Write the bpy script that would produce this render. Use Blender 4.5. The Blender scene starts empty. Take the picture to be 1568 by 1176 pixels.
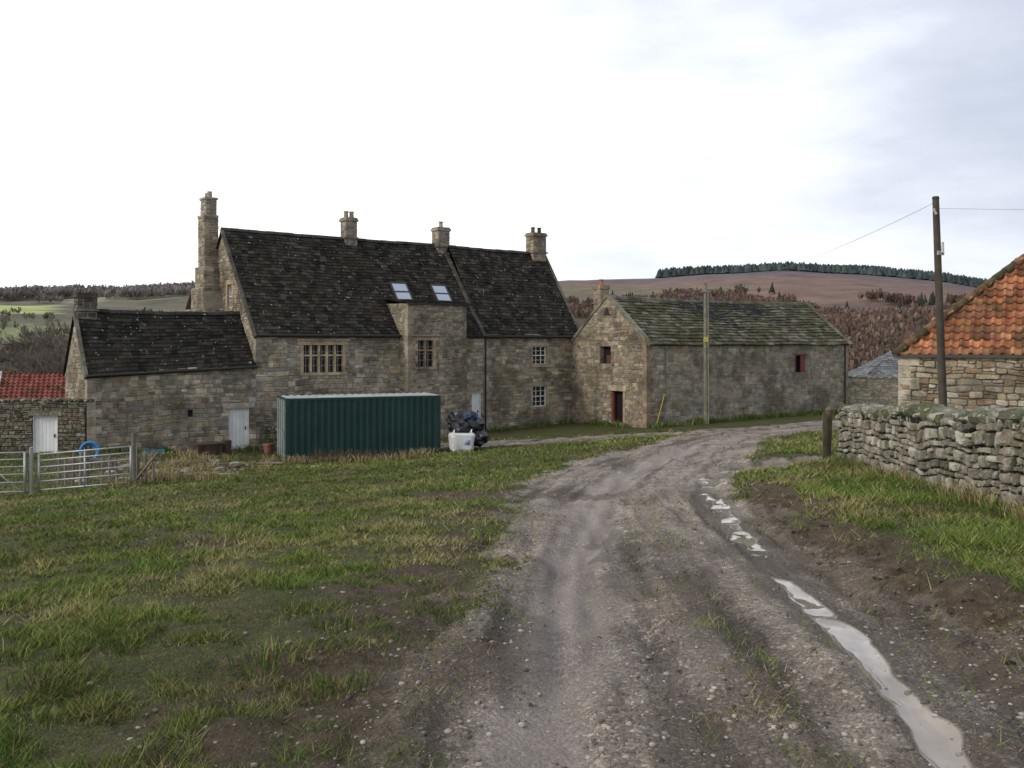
import bpy, math, random
import numpy as np
from mathutils import Vector, Matrix
R = random.Random(11)
NR = np.random.RandomState(5)
scene = bpy.context.scene
C = scene.collection

# ------------------------------------------------------------------ materials
def newmat(name):
    m = bpy.data.materials.new(name); m.use_nodes = True
    nt = m.node_tree; nt.nodes.clear()
    out = nt.nodes.new('ShaderNodeOutputMaterial'); b = nt.nodes.new('ShaderNodeBsdfPrincipled')
    nt.links.new(b.outputs[0], out.inputs[0])
    return m, nt, b
def N(nt, t, **kw):
    n = nt.nodes.new(t)
    for k, v in kw.items():
        setattr(n, k, v)
    return n
def noise_node(nt, vec, scale, detail=4, rough=.6):
    n = N(nt, 'ShaderNodeTexNoise'); n.inputs['Scale'].default_value = scale
    n.inputs['Detail'].default_value = detail; n.inputs['Roughness'].default_value = rough
    nt.links.new(vec, n.inputs['Vector']); return n.outputs['Fac']
def ramp(nt, fac, stops):
    r = N(nt, 'ShaderNodeValToRGB'); e = r.color_ramp.elements
    while len(e) < len(stops): e.new(.5)
    for i, (p, c) in enumerate(stops):
        e[i].position = p; e[i].color = (c[0], c[1], c[2], 1) if not isinstance(c, (int, float)) else (c, c, c, 1)
    nt.links.new(fac, r.inputs[0]); return r.outputs[0]
def mix(nt, fac, a, b, mode='MIX'):
    n = N(nt, 'ShaderNodeMix', data_type='RGBA', blend_type=mode)
    for s, v in ((n.inputs[0], fac), (n.inputs[6], a), (n.inputs[7], b)):
        if isinstance(v, (int, float)): s.default_value = v
        elif isinstance(v, tuple): s.default_value = (v[0], v[1], v[2], 1)
        else: nt.links.new(v, s)
    return n.outputs[2]
def math_n(nt, op, a, b=None, clamp=False):
    n = N(nt, 'ShaderNodeMath', operation=op); n.use_clamp = clamp
    for i, v in enumerate((a, b)):
        if v is None: continue
        if isinstance(v, (int, float)): n.inputs[i].default_value = v
        else: nt.links.new(v, n.inputs[i])
    return n.outputs[0]
def attrmat(name, var=.35, scale=6, fine=40, bump=.3, rough=.9, lichen=None, lichen_t=.66, lscale=9, lcol=(.5,.5,.45), stain=None, stain2=None, metal=0, spec=.3):
    m, nt, b = newmat(name)
    a = N(nt, 'ShaderNodeAttribute', attribute_name='col').outputs['Color']
    pos = N(nt, 'ShaderNodeNewGeometry').outputs['Position']
    n1 = noise_node(nt, pos, scale, 5); n2 = noise_node(nt, pos, fine, 3)
    col = mix(nt, 1.0, a, ramp(nt, n1, [(.25, 1-var), (.75, 1+var)]), 'MULTIPLY')
    col = mix(nt, 1.0, col, ramp(nt, n2, [(.25, 1-var*.7), (.75, 1+var*.7)]), 'MULTIPLY')
    for stn in (stain, stain2):
        if stn:
            n4 = noise_node(nt, pos, stn[0], 5)
            col = mix(nt, ramp(nt, n4, [(stn[1], 0.0), (stn[1]+.15, stn[3])]), col, stn[2])
    if lichen:
        n3 = noise_node(nt, pos, lscale, 2, .5)
        col = mix(nt, ramp(nt, n3, [(lichen_t, 0.0), (lichen_t+.03, lichen)]), col, lcol)
    nt.links.new(col, b.inputs['Base Color'])
    b.inputs['Roughness'].default_value = rough; b.inputs['Metallic'].default_value = metal
    b.inputs['Specular IOR Level'].default_value = spec
    if bump:
        bp = N(nt, 'ShaderNodeBump'); bp.inputs['Strength'].default_value = bump; bp.inputs['Distance'].default_value = .03
        nt.links.new(n2, bp.inputs['Height']); nt.links.new(bp.outputs[0], b.inputs['Normal'])
    return m
M_STONE = attrmat('rubble_stone', .45, 3.0, 30, .5, stain=(.7, .47, (.085,.068,.048), .62), stain2=(.9,.57,(.38,.30,.19),.5), lichen=.5, lichen_t=.68, lscale=5, lcol=(.44,.42,.35), spec=.15)
M_DRY = attrmat('dry_stone', .5, 5, 45, .6, lichen=.7, lichen_t=.60, lscale=9, lcol=(.36,.35,.29), stain=(1.6,.55,(.055,.06,.03),.6), spec=.1)
M_SLATE = attrmat('slate', .45, 2.2, 26, .3, .95, lichen=.8, lichen_t=.69, lscale=7.5, lcol=(.36,.36,.33), stain=(.5,.55,(.045,.038,.024),.5), spec=.04)
M_STSLATE = attrmat('stone_slate', .5, 2.5, 20, .4, .95, lichen=.5, lichen_t=.64, lscale=5, lcol=(.24,.23,.17), stain=(.8,.48,(.052,.052,.024),.7), spec=.05)
M_TILE = attrmat('clay_pantile', .45, 3, 30, .4, .9, stain=(1.3,.5,(.075,.06,.035),.7), spec=.1)
M_PAINT = attrmat('paint', .12, 2, 20, .08, .55)
M_CONT = attrmat('container_paint', .25, 1.2, 14, .1, .5, stain=(2.2,.66,(.07,.05,.035),.5))
M_METAL = attrmat('galvanised', .25, 5, 30, .1, .45, metal=.5)
M_WOOD = attrmat('weathered_wood', .4, 4, 60, .4, .9)
M_LEAF = attrmat('foliage', .3, 3, 20, 0, .9, spec=.1)
M_GRAV = attrmat('gravel_stone', .3, 5, 60, .2, .9, spec=.15)
M_FAR = attrmat('distant_wood', .4, .012, .15, 0, 1.0, spec=0)
mg, nt, b = newmat('window_glass'); b.inputs['Base Color'].default_value = (.012,.014,.016,1); b.inputs['Roughness'].default_value = .12
M_GLASS = mg
m2, nt, b = newmat('skylight_glass'); b.inputs['Base Color'].default_value = (.55,.58,.62,1); b.inputs['Roughness'].default_value = .08; b.inputs['Metallic'].default_value = .85
M_SKYL = m2

# ------------------------------------------------------------------ mesh builder
class MB:
    def __init__(s): s.v=[]; s.f=[]; s.c=[]; s.m=[]
    def add(s, vs, fs, col, m=0):
        b = len(s.v); s.v += [tuple(v) for v in vs]
        for f in fs: s.f.append(tuple(b+i for i in f))
        s.c += [col]*len(fs); s.m += [m]*len(fs)
    def obj(s, name, mats, parent=None, smooth=False):
        me = bpy.data.meshes.new(name); me.from_pydata(s.v, [], s.f)
        for m in mats: me.materials.append(m)
        me.polygons.foreach_set('material_index', s.m)
        lt = np.array([len(f) for f in s.f]); c = np.ones((len(s.f), 4)); c[:, :3] = np.array(s.c)
        at = me.color_attributes.new('col', 'FLOAT_COLOR', 'CORNER')
        at.data.foreach_set('color', np.repeat(c, lt, axis=0).ravel())
        if smooth: me.polygons.foreach_set('use_smooth', [True]*len(s.f))
        me.update()
        o = bpy.data.objects.new(name, me); C.objects.link(o)
        if parent: o.parent = parent
        return o
def empty(name):
    o = bpy.data.objects.new(name, None); C.objects.link(o); return o
def jc(c, a=.15):
    k = 1+R.uniform(-a, a); return (c[0]*k, c[1]*k, c[2]*k*(1+R.uniform(-a, a)*.25))
def pick(pal, a=.18): return jc(R.choice(pal), a)
BOXF = [(0,1,2,3),(4,7,6,5),(0,4,5,1),(1,5,6,2),(2,6,7,3),(3,7,4,0)]
def fbox(mb, F, a0, a1, d0, d1, z0, z1, col, m=0):
    vs = [F(a0,d0,z0),F(a1,d0,z0),F(a1,d1,z0),F(a0,d1,z0),F(a0,d0,z1),F(a1,d0,z1),F(a1,d1,z1),F(a0,d1,z1)]
    mb.add(vs, BOXF, col, m)
def cyl(mb, p0, p1, r0, r1, seg, col, m=0, caps=True):
    p0 = Vector(p0); p1 = Vector(p1); d = (p1-p0).normalized()
    a = d.orthogonal().normalized(); b = d.cross(a); vs = []
    for p, r in ((p0, r0), (p1, r1)):
        for i in range(seg):
            t = 2*math.pi*i/seg; vs.append(p+a*math.cos(t)*r+b*math.sin(t)*r)
    fs = [(i, (i+1) % seg, seg+(i+1) % seg, seg+i) for i in range(seg)]
    if caps: fs += [tuple(range(seg))[::-1], tuple(range(seg, 2*seg))]
    mb.add(vs, fs, col, m)
class Fr:
    def __init__(s, ox, oy, ux, uy):
        l = math.hypot(ux, uy); s.o = (ox, oy); s.u = (ux/l, uy/l); s.n = (-uy/l, ux/l)
    def p(s, a, m, z):
        return (s.o[0]+s.u[0]*a+s.n[0]*m, s.o[1]+s.u[1]*a+s.n[1]*m, z)
    def front(s, m0=0): return lambda a, d, z: s.p(a, m0-d, z)
    def left(s, a0=0): return lambda a, d, z: s.p(a0-d, a, z)      # a runs back
    def right(s, a0=0): return lambda a, d, z: s.p(a0+d, a, z)
    def back(s, m0=0): return lambda a, d, z: s.p(a, m0+d, z)

def rubble(mb, F, L, zb, zt, ops, pal, ch=(.15,.25), sl=(.2,.5), dep=.03, rnd=False, wob=.03, gap=.008, m=0):
    ph = R.uniform(0, 6)
    W = lambda a, z: wob*math.sin(a*.9+ph+z*.7)+wob*.6*math.sin(a*2.3+ph*2+z*2)+(wob*.5*math.sin(a*6.1+z*5+ph) if rnd else 0)
    samples = [i*L/40 for i in range(41)]
    z = min(zb(a) for a in samples)-.05; zmax = max(zt(a) for a in samples)
    def stone(a, e, zz0, zz1):
        g = gap*R.uniform(.6,1.8); q = .012 if not rnd else .018; J = lambda: R.uniform(-q, q)
        cs = [(a+g+J(), zz0+g+J()), (e-g+J(), zz0+g+J()), (e-g+J(), zz1-g+J()), (a+g+J(), zz1-g+J())]
        c = pick(pal, .22); dd = dep*R.uniform(.3, 1.3)
        if rnd:
            cx = (a+e)/2; cz = (zz0+zz1)/2
            rings = [(1., -.05), (1., dd*.55), (.9, dd*.92), (.6, dd*1.08)]
            pts = []; ct = R.uniform(.1,.22)
            for i in range(4):
                p, q_ = cs[i], cs[(i+1) % 4]
                pts.append((p[0]*(1-ct)+q_[0]*ct, p[1]*(1-ct)+q_[1]*ct)); pts.append((p[0]*ct+q_[0]*(1-ct), p[1]*ct+q_[1]*(1-ct)))
            vs = []; fs = []; k = len(pts); tx = R.uniform(-.25,.25); tz = R.uniform(-.25,.25)
            for ri, (sc, d) in enumerate(rings):
                for (pa, pz) in pts:
                    qa = cx+(pa-cx)*sc; qz = cz+(pz-cz)*sc
                    vs.append(F(qa, d+(R.uniform(-.008, .008)+(qa-cx)*tx*.3+(qz-cz)*tz*.5 if ri > 0 else 0), qz+W(qa, qz)))
                if ri:
                    fs += [((ri-1)*k+i, (ri-1)*k+(i+1) % k, ri*k+(i+1) % k, ri*k+i) for i in range(k)]
            fs.append(tuple(range((len(rings)-1)*k, len(rings)*k)))
            mb.add(vs, fs, c, m)
        else:
            i_ = .014
            vs = [F(pa, -.004, pz+W(pa, pz)) for pa, pz in cs]
            inn = [(cs[0][0]+i_, cs[0][1]+i_), (cs[1][0]-i_, cs[1][1]+i_), (cs[2][0]-i_, cs[2][1]-i_), (cs[3][0]+i_, cs[3][1]-i_)]
            vs += [F(pa, dd+R.uniform(-.004, .004), pz+W(pa, pz)) for pa, pz in inn]
            mb.add(vs, [(4,5,6,7),(0,1,5,4),(1,2,6,5),(2,3,7,6),(3,0,4,7)], c, m)
    while z < zmax:
        h = R.uniform(*ch)
        iv = [(0., L)]
        for (o0, o1, q0, q1) in ops:
            if q0-.02 < z+h*.75 and q1+.02 > z+h*.25:
                nv = []
                for (x0, x1) in iv:
                    if o1 <= x0 or o0 >= x1: nv.append((x0, x1)); continue
                    if o0 > x0: nv.append((x0, o0))
                    if o1 < x1: nv.append((o1, x1))
                iv = nv
        for (x0, x1) in iv:
            a = x0
            while a < x1-.03:
                l = R.uniform(*sl)*(1 if R.random() < .85 else 1.5)
                e = min(a+l, x1)
                if x1-e < .12: e = x1
                zz0, zz1 = z, z+h
                tp = min(zt(a), zt(e), zt((a+e)/2))
                if zz0+.05 < tp and zz1 > max(zb(a), zb(e))-.3:
                    zz1 = min(zz1, tp)
                    if zz1-zz0 > .15 and R.random() < .28:
                        zm = zz0+(zz1-zz0)*R.uniform(.4,.6); stone(a, e, zz0, zm)
                        am = a+(e-a)*R.uniform(.35,.65)
                        if e-a > .3: stone(a, am, zm, zz1); stone(am, e, zm, zz1)
                        else: stone(a, e, zm, zz1)
                    else: stone(a, e, zz0, zz1)
                a = e
        z += h
def panels(mb, F, L, zb, zt, ops, col, brk=(), m=0):
    bs = sorted(set([0., L]+[o[0] for o in ops]+[o[1] for o in ops]+list(brk)))
    for a0, a1 in zip(bs[:-1], bs[1:]):
        mid = (a0+a1)/2
        cov = sorted([o for o in ops if o[0] < mid < o[1]], key=lambda o: o[2])
        cur = (zb(a0)-.4, zb(a1)-.4)
        for o in cov:
            if o[2] > cur[0]: mb.add([F(a0,0,cur[0]),F(a1,0,cur[1]),F(a1,0,o[2]),F(a0,0,o[2])], [(0,1,2,3)], col, m)
            cur = (o[3], o[3])
        mb.add([F(a0,0,cur[0]),F(a1,0,cur[1]),F(a1,0,zt(a1)),F(a0,0,zt(a0))], [(0,1,2,3)], col, m)
    for (o0, o1, q0, q1) in ops:
        D = -.28
        for (A, B) in (((o0,q0),(o0,q1)),((o1,q0),(o1,q1)),((o0,q1),(o1,q1)),((o0,q0),(o1,q0))):
            mb.add([F(A[0],0,A[1]),F(B[0],0,B[1]),F(B[0],D,B[1]),F(A[0],D,A[1])], [(0,1,2,3)], tuple(x*.8 for x in col), m)
MORT = (.30,.26,.20)
def wall(mbw, F, L, zb, zt, ops, pal, brk=(), mort=MORT, **kw):
    zb = zb if callable(zb) else (lambda a, v=zb: v)
    zt = zt if callable(zt) else (lambda a, v=zt: v)
    panels(mbw, F, L, zb, zt, ops, mort, brk)
    rubble(mbw, F, L, zb, zt, ops, pal, **kw)
def slates(mb, G, L, S, sw, sh, pal, holes=(), cut=None, t0=0., a0=0., th=.022, m=0, base=(.03,.03,.03)):
    mb.add([G(a0,t0,-.03),G(L,t0,-.03),G(L,S,-.03),G(a0,S,-.03)] if cut is None else cut[1], [(0,1,2,3)] if cut is None else [tuple(range(len(cut[1])))], base, m)
    t = t0; row = 0
    while t < S-.02:
        h = min(sh*R.uniform(.92, 1.08), S-t); a = a0-(sw*.5 if row % 2 else 0)
        while a < L:
            w = sw*R.uniform(.75, 1.25); e = min(a+w, L); s = max(a, a0)
            if e-s > .04:
                cx, ct = (s+e)/2, t+h/2
                if not any(x0 < cx < x1 and y0 < ct < y1 for (x0,x1,y0,y1) in holes) and (cut is None or cut[0](cx, ct)):
                    j = R.uniform(-.012, .012); k = th*R.uniform(.7, 1.5); g = .006
                    tb = t+j; tt = min(t+h*1.12, S)
                    vs = [G(s+g,tb,k),G(e-g,tb,k+R.uniform(-.006,.006)),G(e-g,tt,.0),G(s+g,tt,.0),G(s+g,tb,-.01),G(e-g,tb,-.01),G(s+g,tt,-.01),G(e-g,tt,-.01)]
                    mb.add(vs, [(0,1,2,3),(4,5,1,0),(0,3,6,4),(1,5,7,2)], pick(pal, .28), m)
            a = a+w
        t += h; row += 1
def window(mbs, F, o, lights=1, rows=1, surround=(.40,.33,.22), frame='stone', hood=False):
    (wl, tr, gl) = mbs; a0, a1, z0, z1 = o
    t = .13
    if surround:
        fbox(wl, F, a0-t, a0+.02, -.1, .045, z0, z1, jc(surround)); fbox(wl, F, a1-.02, a1+t, -.1, .045, z0, z1, jc(surround))
        fbox(wl, F, a0-t-.12, a1+t+.12, -.1, .05, z1, z1+.2, jc(surround)); fbox(wl, F, a0-t-.05, a1+t+.05, -.1, .08, z0-.13, z0, jc(surround))
        if hood: fbox(wl, F, a0-t-.2, a1+t+.2, 0, .12, z1+.2, z1+.28, jc(surround, .1))
    gl.add([F(a0,-.16,z0),F(a1,-.16,z0),F(a1,-.16,z1),F(a0,-.16,z1)], [(0,1,2,3)], (0,0,0))
    if frame == 'stone':
        w = (a1-a0)/lights
        for i in range(1, lights):
            x = a0+w*i; fbox(wl, F, x-.05, x+.05, -.17, .0, z0, z1, jc(surround))
        if rows > 1: fbox(wl, F, a0, a1, -.17, -.01, z0+(z1-z0)*.62-.04, z0+(z1-z0)*.62+.04, jc(surround))
        for i in range(lights):
            x = a0+w*(i+.5); fbox(tr, F, x-.012, x+.012, -.155, -.13, z0, z1, (.30,.30,.28))
        for q in (.25, .5, .75):
            zz = z0+(z1-z0)*q; fbox(tr, F, a0, a1, -.153, -.132, zz-.01, zz+.01, (.30,.30,.28))
    else:
        wc = (.68,.68,.64)
        for (p, q, r, s) in ((a0,a0+.05,z0,z1),(a1-.05,a1,z0,z1),(a0+.05,a1-.05,z0,z0+.06),(a0+.05,a1-.05,z1-.05,z1),(a0+.05,a1-.05,(z0+z1)/2-.025,(z0+z1)/2+.025)):
            fbox(tr, F, p, q, -.15, -.07, r, s, wc)
        for i in range(1, lights):
            x = a0+(a1-a0)*i/lights; fbox(tr, F, x-.013, x+.013, -.15, -.10, z0, z1, wc)
        for i in range(1, rows):
            zz = z0+(z1-z0)*i/rows; fbox(tr, F, a0, a1, -.148, -.102, zz-.012, zz+.012, wc)
def door(tr, F, o, col=(.72,.72,.70), planks=5, hw=True):
    a0, a1, z0, z1 = o
    w = (a1-a0-.1)/planks
    fbox(tr, F, a0, a0+.05, -.2, -.05, z0, z1, jc(col,.05)); fbox(tr, F, a1-.05, a1, -.2, -.05, z0, z1, jc(col,.05)); fbox(tr, F, a0+.05, a1-.05, -.2, -.05, z1-.05, z1, jc(col,.05))
    for i in range(planks):
        fbox(tr, F, a0+.05+w*i+.004, a0+.05+w*(i+1)-.004, -.18, -.12, z0+.02, z1-.05, jc(col,.06))
    fbox(tr, F, a0+.05, a1-.05, -.19, -.14, z0, z1-.05, tuple(c*.5 for c in col))
    fbox(tr, F, a1-.17, a1-.13, -.12, -.07, (z0+z1)/2-.05, (z0+z1)/2+.08, (.05,.05,.05))

# ------------------------------------------------------------------ terrain
def vn(x, y, s, seed):
    x = np.asarray(x)/s+seed*17.3; y = np.asarray(y)/s+seed*7.7
    xi = np.floor(x).astype(np.int64); yi = np.floor(y).astype(np.int64); fx = x-xi; fy = y-yi
    fx = fx*fx*(3-2*fx); fy = fy*fy*(3-2*fy)
    def h(a, b):
        n = (a*374761393+b*668265263+seed*1442695) & 0xffffffff
        n = ((n ^ (n >> 13))*1274126177) & 0xffffffff
        return ((n ^ (n >> 16)) & 0xffff)/65535.
    return (h(xi,yi)*(1-fx)+h(xi+1,yi)*fx)*(1-fy)+(h(xi,yi+1)*(1-fx)+h(xi+1,yi+1)*fx)*fy
def fbm(x, y, s, seed, o=4):
    r = 0; a = 1; t = 0
    for i in range(o):
        r = r+a*vn(x, y, s, seed+i); t += a; a *= .5; s = s/2.03
    return r/t
def sst(a, b, x):
    t = np.clip((x-a)/(b-a), 0, 1); return t*t*(3-2*t)
CP = np.array([(0,0,0),(-3,3.5,-.12),(3,3.5,0),(-6,10,-.72),(0,10,-.42),(5.62,10.3,-.40),(6.83,19.6,-.98),(0,20,-1.28),
(-9.75,24,-2.15),(-13,24.6,-2.45),(-2.8,38.6,-2.92),(-8.7,36.3,-3.05),(-11.2,41,-3.1),(-16.6,36.8,-2.7),(-24,36,-2.9),(3.8,52.5,-2.8),
(6.74,47,-2.66),(20,56,-2.57),(10.7,26,-1.4),(30,20,-.8),(-25,15,-2.6),(-20,0,-1.3),(20,0,.3),(32,50,-2.3),(0,-15,.5),(7,33,-1.9),(0,30,-2.1),(-30,60,-4),(0,65,-3.4),(30,65,-3)], float)
def _U(r2): return np.where(r2 > 0, r2*np.log(r2+1e-12), 0)
_n = len(CP); _A = np.zeros((_n+3, _n+3)); _d2 = ((CP[:,None,:2]-CP[None,:,:2])**2).sum(2)
_A[:_n,:_n] = _U(_d2)+np.eye(_n)*.5; _A[:_n,_n] = 1; _A[:_n,_n+1:] = CP[:,:2]; _A[_n:,:_n] = _A[:_n,_n:].T
_w = np.linalg.solve(_A, np.concatenate([CP[:,2], [0,0,0]]))
def tps(x, y):
    x = np.clip(x, -34, 36); y = np.clip(y, -18, 66)
    r = _w[_n]+_w[_n+1]*x+_w[_n+2]*y
    for i in range(_n): r = r+_w[i]*_U((x-CP[i,0])**2+(y-CP[i,1])**2)
    return r
def band(x, y, pts, ll=False):
    """signed: positive inside (metres), polyline with varying half width"""
    best = np.full(np.shape(x), -1e9); lat = np.zeros(np.shape(x)); lon = np.zeros(np.shape(x)); acc = 0
    for (x0,y0,w0),(x1,y1,w1) in zip(pts[:-1], pts[1:]):
        dx, dy = x1-x0, y1-y0; l = math.hypot(dx,dy); t = np.clip(((x-x0)*dx+(y-y0)*dy)/(l*l), 0, 1)
        d = (w0+(w1-w0)*t)-np.hypot(x-(x0+dx*t), y-(y0+dy*t)); k = d > best; best = np.where(k, d, best)
        if ll: lat = np.where(k, ((x-x0)*dy-(y-y0)*dx)/l, lat); lon = np.where(k, acc+t*l, lon)
        acc += l
    return (best, lat, lon) if ll else best
MAIN = [(1.0,-9,1.7),(1.05,3.5,1.6),(1.15,7,1.5),(1.4,10,1.5),(1.75,14,1.75),(2.7,19,2.1),(4.3,25,2.3),(6.4,32,2.1),(10,40,2.6),(16,45,2.4),(34,54,2.4)]
GATE = [(2.8,18.5,1.7),(5,20.6,1.5),(8.6,21.8,1.4),(13,22.8,1.4)]
UP = [(11,42.5,1.7),(2.1,41.5,1.5),(-1.1,42,1.3),(-4,42.6,1.1)]
RUT = [(1.6,1,.05),(1.72,3.6,.055),(1.82,4.3,.065),(1.92,5.4,.08),(2.05,7.05,.095),(2.45,10.2,.10),(2.85,13,.08),(2.95,14.4,.03)]
RUT2 = [(3.2,15.5,.1),(3.8,18.2,.28),(6.0,20.6,.3),(8.0,21.3,.15)]
RUT3 = [(-.05,2,.14),(.15,4,.18),(.4,7,.18),(.75,10,.2),(1.2,14,.24),(2.2,19,.27),(3.6,24,.25),(6,31,.25)]
MID = [(1.15,2,.3),(1.1,4,.3),(1.15,6.5,.28),(1.5,10,.22),(2.0,14,.2)]
DARK = [(.75,3.4,.1),(.85,6,.22),(.95,8.5,.25),(1.2,11,.15)]
MUD1 = [(-1.4,15.6,.45),(0,14.6,.7),(1.4,15.2,.6)]
MUD2 = [(2.75,2,.5),(2.78,4.6,.5),(2.8,7,.42),(3.0,9.2,.4),(3.5,12.6,.34),(4.0,15,.25)]
MUD3 = [(-.9,2.5,.8),(-.75,6,.65),(-.5,10,.5),(-.4,14,.3)]
YARD = [(-15,33,1.6),(-12,33.5,2.2),(-10.3,34,1.6)]
def masks(x, y):
    wob = (fbm(x, y, 1.3, 3)-.5)*1.1+(fbm(x, y, .35, 9, 3)-.5)*.5
    rd = np.maximum(np.maximum(band(x,y,MAIN), band(x,y,GATE)), band(x,y,UP))+wob*np.clip(np.hypot(x,y)/8,.5,1.3)
    road = np.where(x < 1, sst(-.6, .5, rd), sst(-.3,.3,rd))
    mud = np.maximum(np.maximum(sst(-.3,.3,band(x,y,MUD1)+wob*.6), sst(-.25,.15,band(x,y,MUD2)+wob*.5)), .62*sst(-.5,.4,band(x,y,MUD3)+wob))
    field = sst(.54,.72,fbm(x,y,1.5,21,5))*.66*sst(32,12,y)
    mud = np.maximum(mud, field*(1-road)); mud = np.maximum(mud, .75*sst(-.6,.9,band(x,y,YARD)+wob))
    mud = np.maximum(mud, .5*sst(-.15,.15,band(x,y,MID)+wob*.3))
    wb = (fbm(x, y, .5, 33, 3)-.5); br = sst(.28,.42,fbm(x,y,.8,35,3))
    wet = np.maximum(sst(-.05,.04,band(x,y,RUT)+wb*.16)*br, .8*sst(-.2,.15,band(x,y,RUT2)+wb*.9))
    track = sst(-.25,.15,band(x,y,RUT3)+wb*.4)
    return road, mud, wet, track
_TH = np.array([-3.2,-1.2,-.55,-.38,-.33,0,.06,.21,.285,.36,.43,.465,.54,.9,3.2])
_EL = np.array([.03,.035,.046,.048,.050,.055,.060,.0645,.067,.065,.058,.051,.046,.04,.03])
def base_far(x, y):
    r = np.hypot(x, y); th = np.arctan2(x, y)
    el = np.interp(th, _TH, _EL)*np.cos(np.clip(th,-.9,.9))
    near = tps(x, y)
    cx = np.hypot(x*.9, np.maximum(y,0)*1.0)
    t = sst(72, 190, cx)
    hill = sst(250, 1400, r)*(el*1400+24)
    n = (fbm(x, y, 300, 50)-.5)*26*sst(200,700,r)*sst(1500,1100,r)
    return near*(1-t)+(-22)*t+hill+n
def gz(x, y):
    x = np.asarray(x, float); y = np.asarray(y, float)
    z = base_far(x, y); rr = np.hypot(x, y)
    road, mud, wet, track = masks(x, y)
    nf = sst(60, 30, rr)
    bank = np.where(x > 1.5, .12, .04)
    flat = 1-.85*sst(-.12,.05,band(x,y,RUT))
    z = z+nf*((1-road)*bank*sst(44,26,y)+(fbm(x,y,1.6,4)-.5)*.10+(fbm(x,y,.28,8,3)-.5)*(.03+.05*(1-road)+.07*mud)*flat-wet*.03-track*.05)
    b_, lat, lon = band(x, y, MAIN, True)
    z = z+nf*flat*sst(-.5,.3,b_)*((fbm(lat*9, lon*.6, 1., 81, 3)-.5)*.08+(fbm(lat*3.2, lon*.22, 1., 84, 2)-.5)*.10+(fbm(x,y,.12,60,2)-.5)*.02)
    z = z+nf*sst(-.3,.2,band(x,y,MUD2))*(fbm(x,y,.3,71,4)-.5)*.14
    for c0, s0_ in ((-1.15,.0),(-.72,.5),(-1.6,.3),(-.2,.8)):
        tw = np.exp(-((lat-c0-.08*np.sin(lon*.35))/.11)**2)*sst(.4,.6,fbm(x,y,1.2,95,2))
        z = z+nf*tw*(.016*np.sign(np.sin((lon+abs(lat-c0)*.8)*2*math.pi/.14+s0_))-.025)*sst(14,8,y)
    return z
def gz1(x, y): return float(gz(np.array([x]), np.array([y]))[0])
def axis(lo, hi, f0, f1, st, gr):
    a = list(np.arange(f0, f1, st)); s = st; v = a[-1]
    while v < hi: s *= gr; v += s; a.append(v)
    s = st; v = a[0]; b = []
    while v > lo: s *= gr; v -= s; b.append(v)
    return np.array(b[::-1]+a)
xs = axis(-3200, 3200, -3.5, 5.5, .038, 1.034); ys = axis(-400, 4200, 3.0, 11.5, .038, 1.022)
X, Y = np.meshgrid(xs, ys); Z = gz(X.ravel(), Y.ravel()).reshape(X.shape)
nx, ny = len(xs), len(ys)
me = bpy.data.meshes.new('ground'); co = np.stack([X.ravel(), Y.ravel(), Z.ravel()], 1)
ii = (np.arange(ny-1)[:,None]*nx+np.arange(nx-1)[None,:]).ravel()
fc = np.stack([ii, ii+1, ii+nx+1, ii+nx], 1)
me.vertices.add(len(co)); me.vertices.foreach_set('co', co.ravel())
me.loops.add(fc.size); me.loops.foreach_set('vertex_index', fc.ravel().astype(np.int32))
me.polygons.add(len(fc)); me.polygons.foreach_set('loop_start', np.arange(0, fc.size, 4, dtype=np.int32))
me.polygons.foreach_set('use_smooth', np.ones(len(fc), bool)); me.update(calc_edges=True)
x_, y_ = co[:,0], co[:,1]; road, mud, wet, track = masks(x_, y_); rr = np.hypot(x_, y_)
b_, lat, lon = band(x_, y_, MAIN, True)
streak = .6*fbm(lat*7, lon*.5, 1., 88, 4)+.4*fbm(lat*3.2, lon*.22, 1., 84, 2)
damp = np.maximum(sst(-.35,.05,band(x_,y_,RUT)+(fbm(x_,y_,.6,37,3)-.5)*.5), sst(-.1,.15,band(x_,y_,DARK)+(fbm(x_,y_,.5,38,3)-.5)*.5))
for nm, v in (('road', road), ('mud', mud), ('wet', wet), ('track', track), ('streak', streak), ('damp', damp), ('far', sst(70,120,rr))):
    at = me.attributes.new(nm, 'FLOAT', 'POINT'); at.data.foreach_set('value', np.ascontiguousarray(v, dtype=np.float32))
fcol = np.zeros((len(co),4)); fcol[:,3] = 1
nb = fbm(x_, y_, 160, 40); th = np.arctan2(x_, y_)
def lerp(a, b, t): return a+(b-a)*t[:,None]
c = np.tile(np.array([.055,.062,.03]), (len(co),1))  # far hill colours are desaturated, aerial haze baked into the base colour
c = lerp(c, np.array([.09,.066,.054]), sst(350,450,rr))
c = lerp(c, np.array([.14,.10,.088]), sst(740,900,rr+(nb-.5)*300))
c = lerp(c, np.array([.175,.11,.085]), sst(.46,.54,nb)*sst(760,860,rr)*.85)
c = lerp(c, np.array([.125,.13,.07]), sst(.6,.65,vn(x_,y_,180,79))*(th < .25)*(th > -.1)*sst(850,900,rr)*.6)
c = lerp(c, np.array([.115,.09,.10]), sst(1060,1120,rr+(nb-.5)*200)*sst(.05,.12,th)*.7)
c = lerp(c, np.array([.045,.062,.064]), sst(1180,1230,rr+(nb-.5)*160)*sst(.15,.2,th))
lfm = th < -.2
c = lerp(c, np.array([.12,.11,.075]), lfm*sst(200,300,rr))
c = lerp(c, np.array([.24,.23,.15]), lfm*(vn(x_,y_,170,44) > .55)*sst(1040,1060,rr)*1.)
c = lerp(c, np.array([.19,.21,.10]), lfm*(vn(x_,y_,120,45) > .6)*sst(600,620,rr)*sst(880,860,rr))
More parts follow.
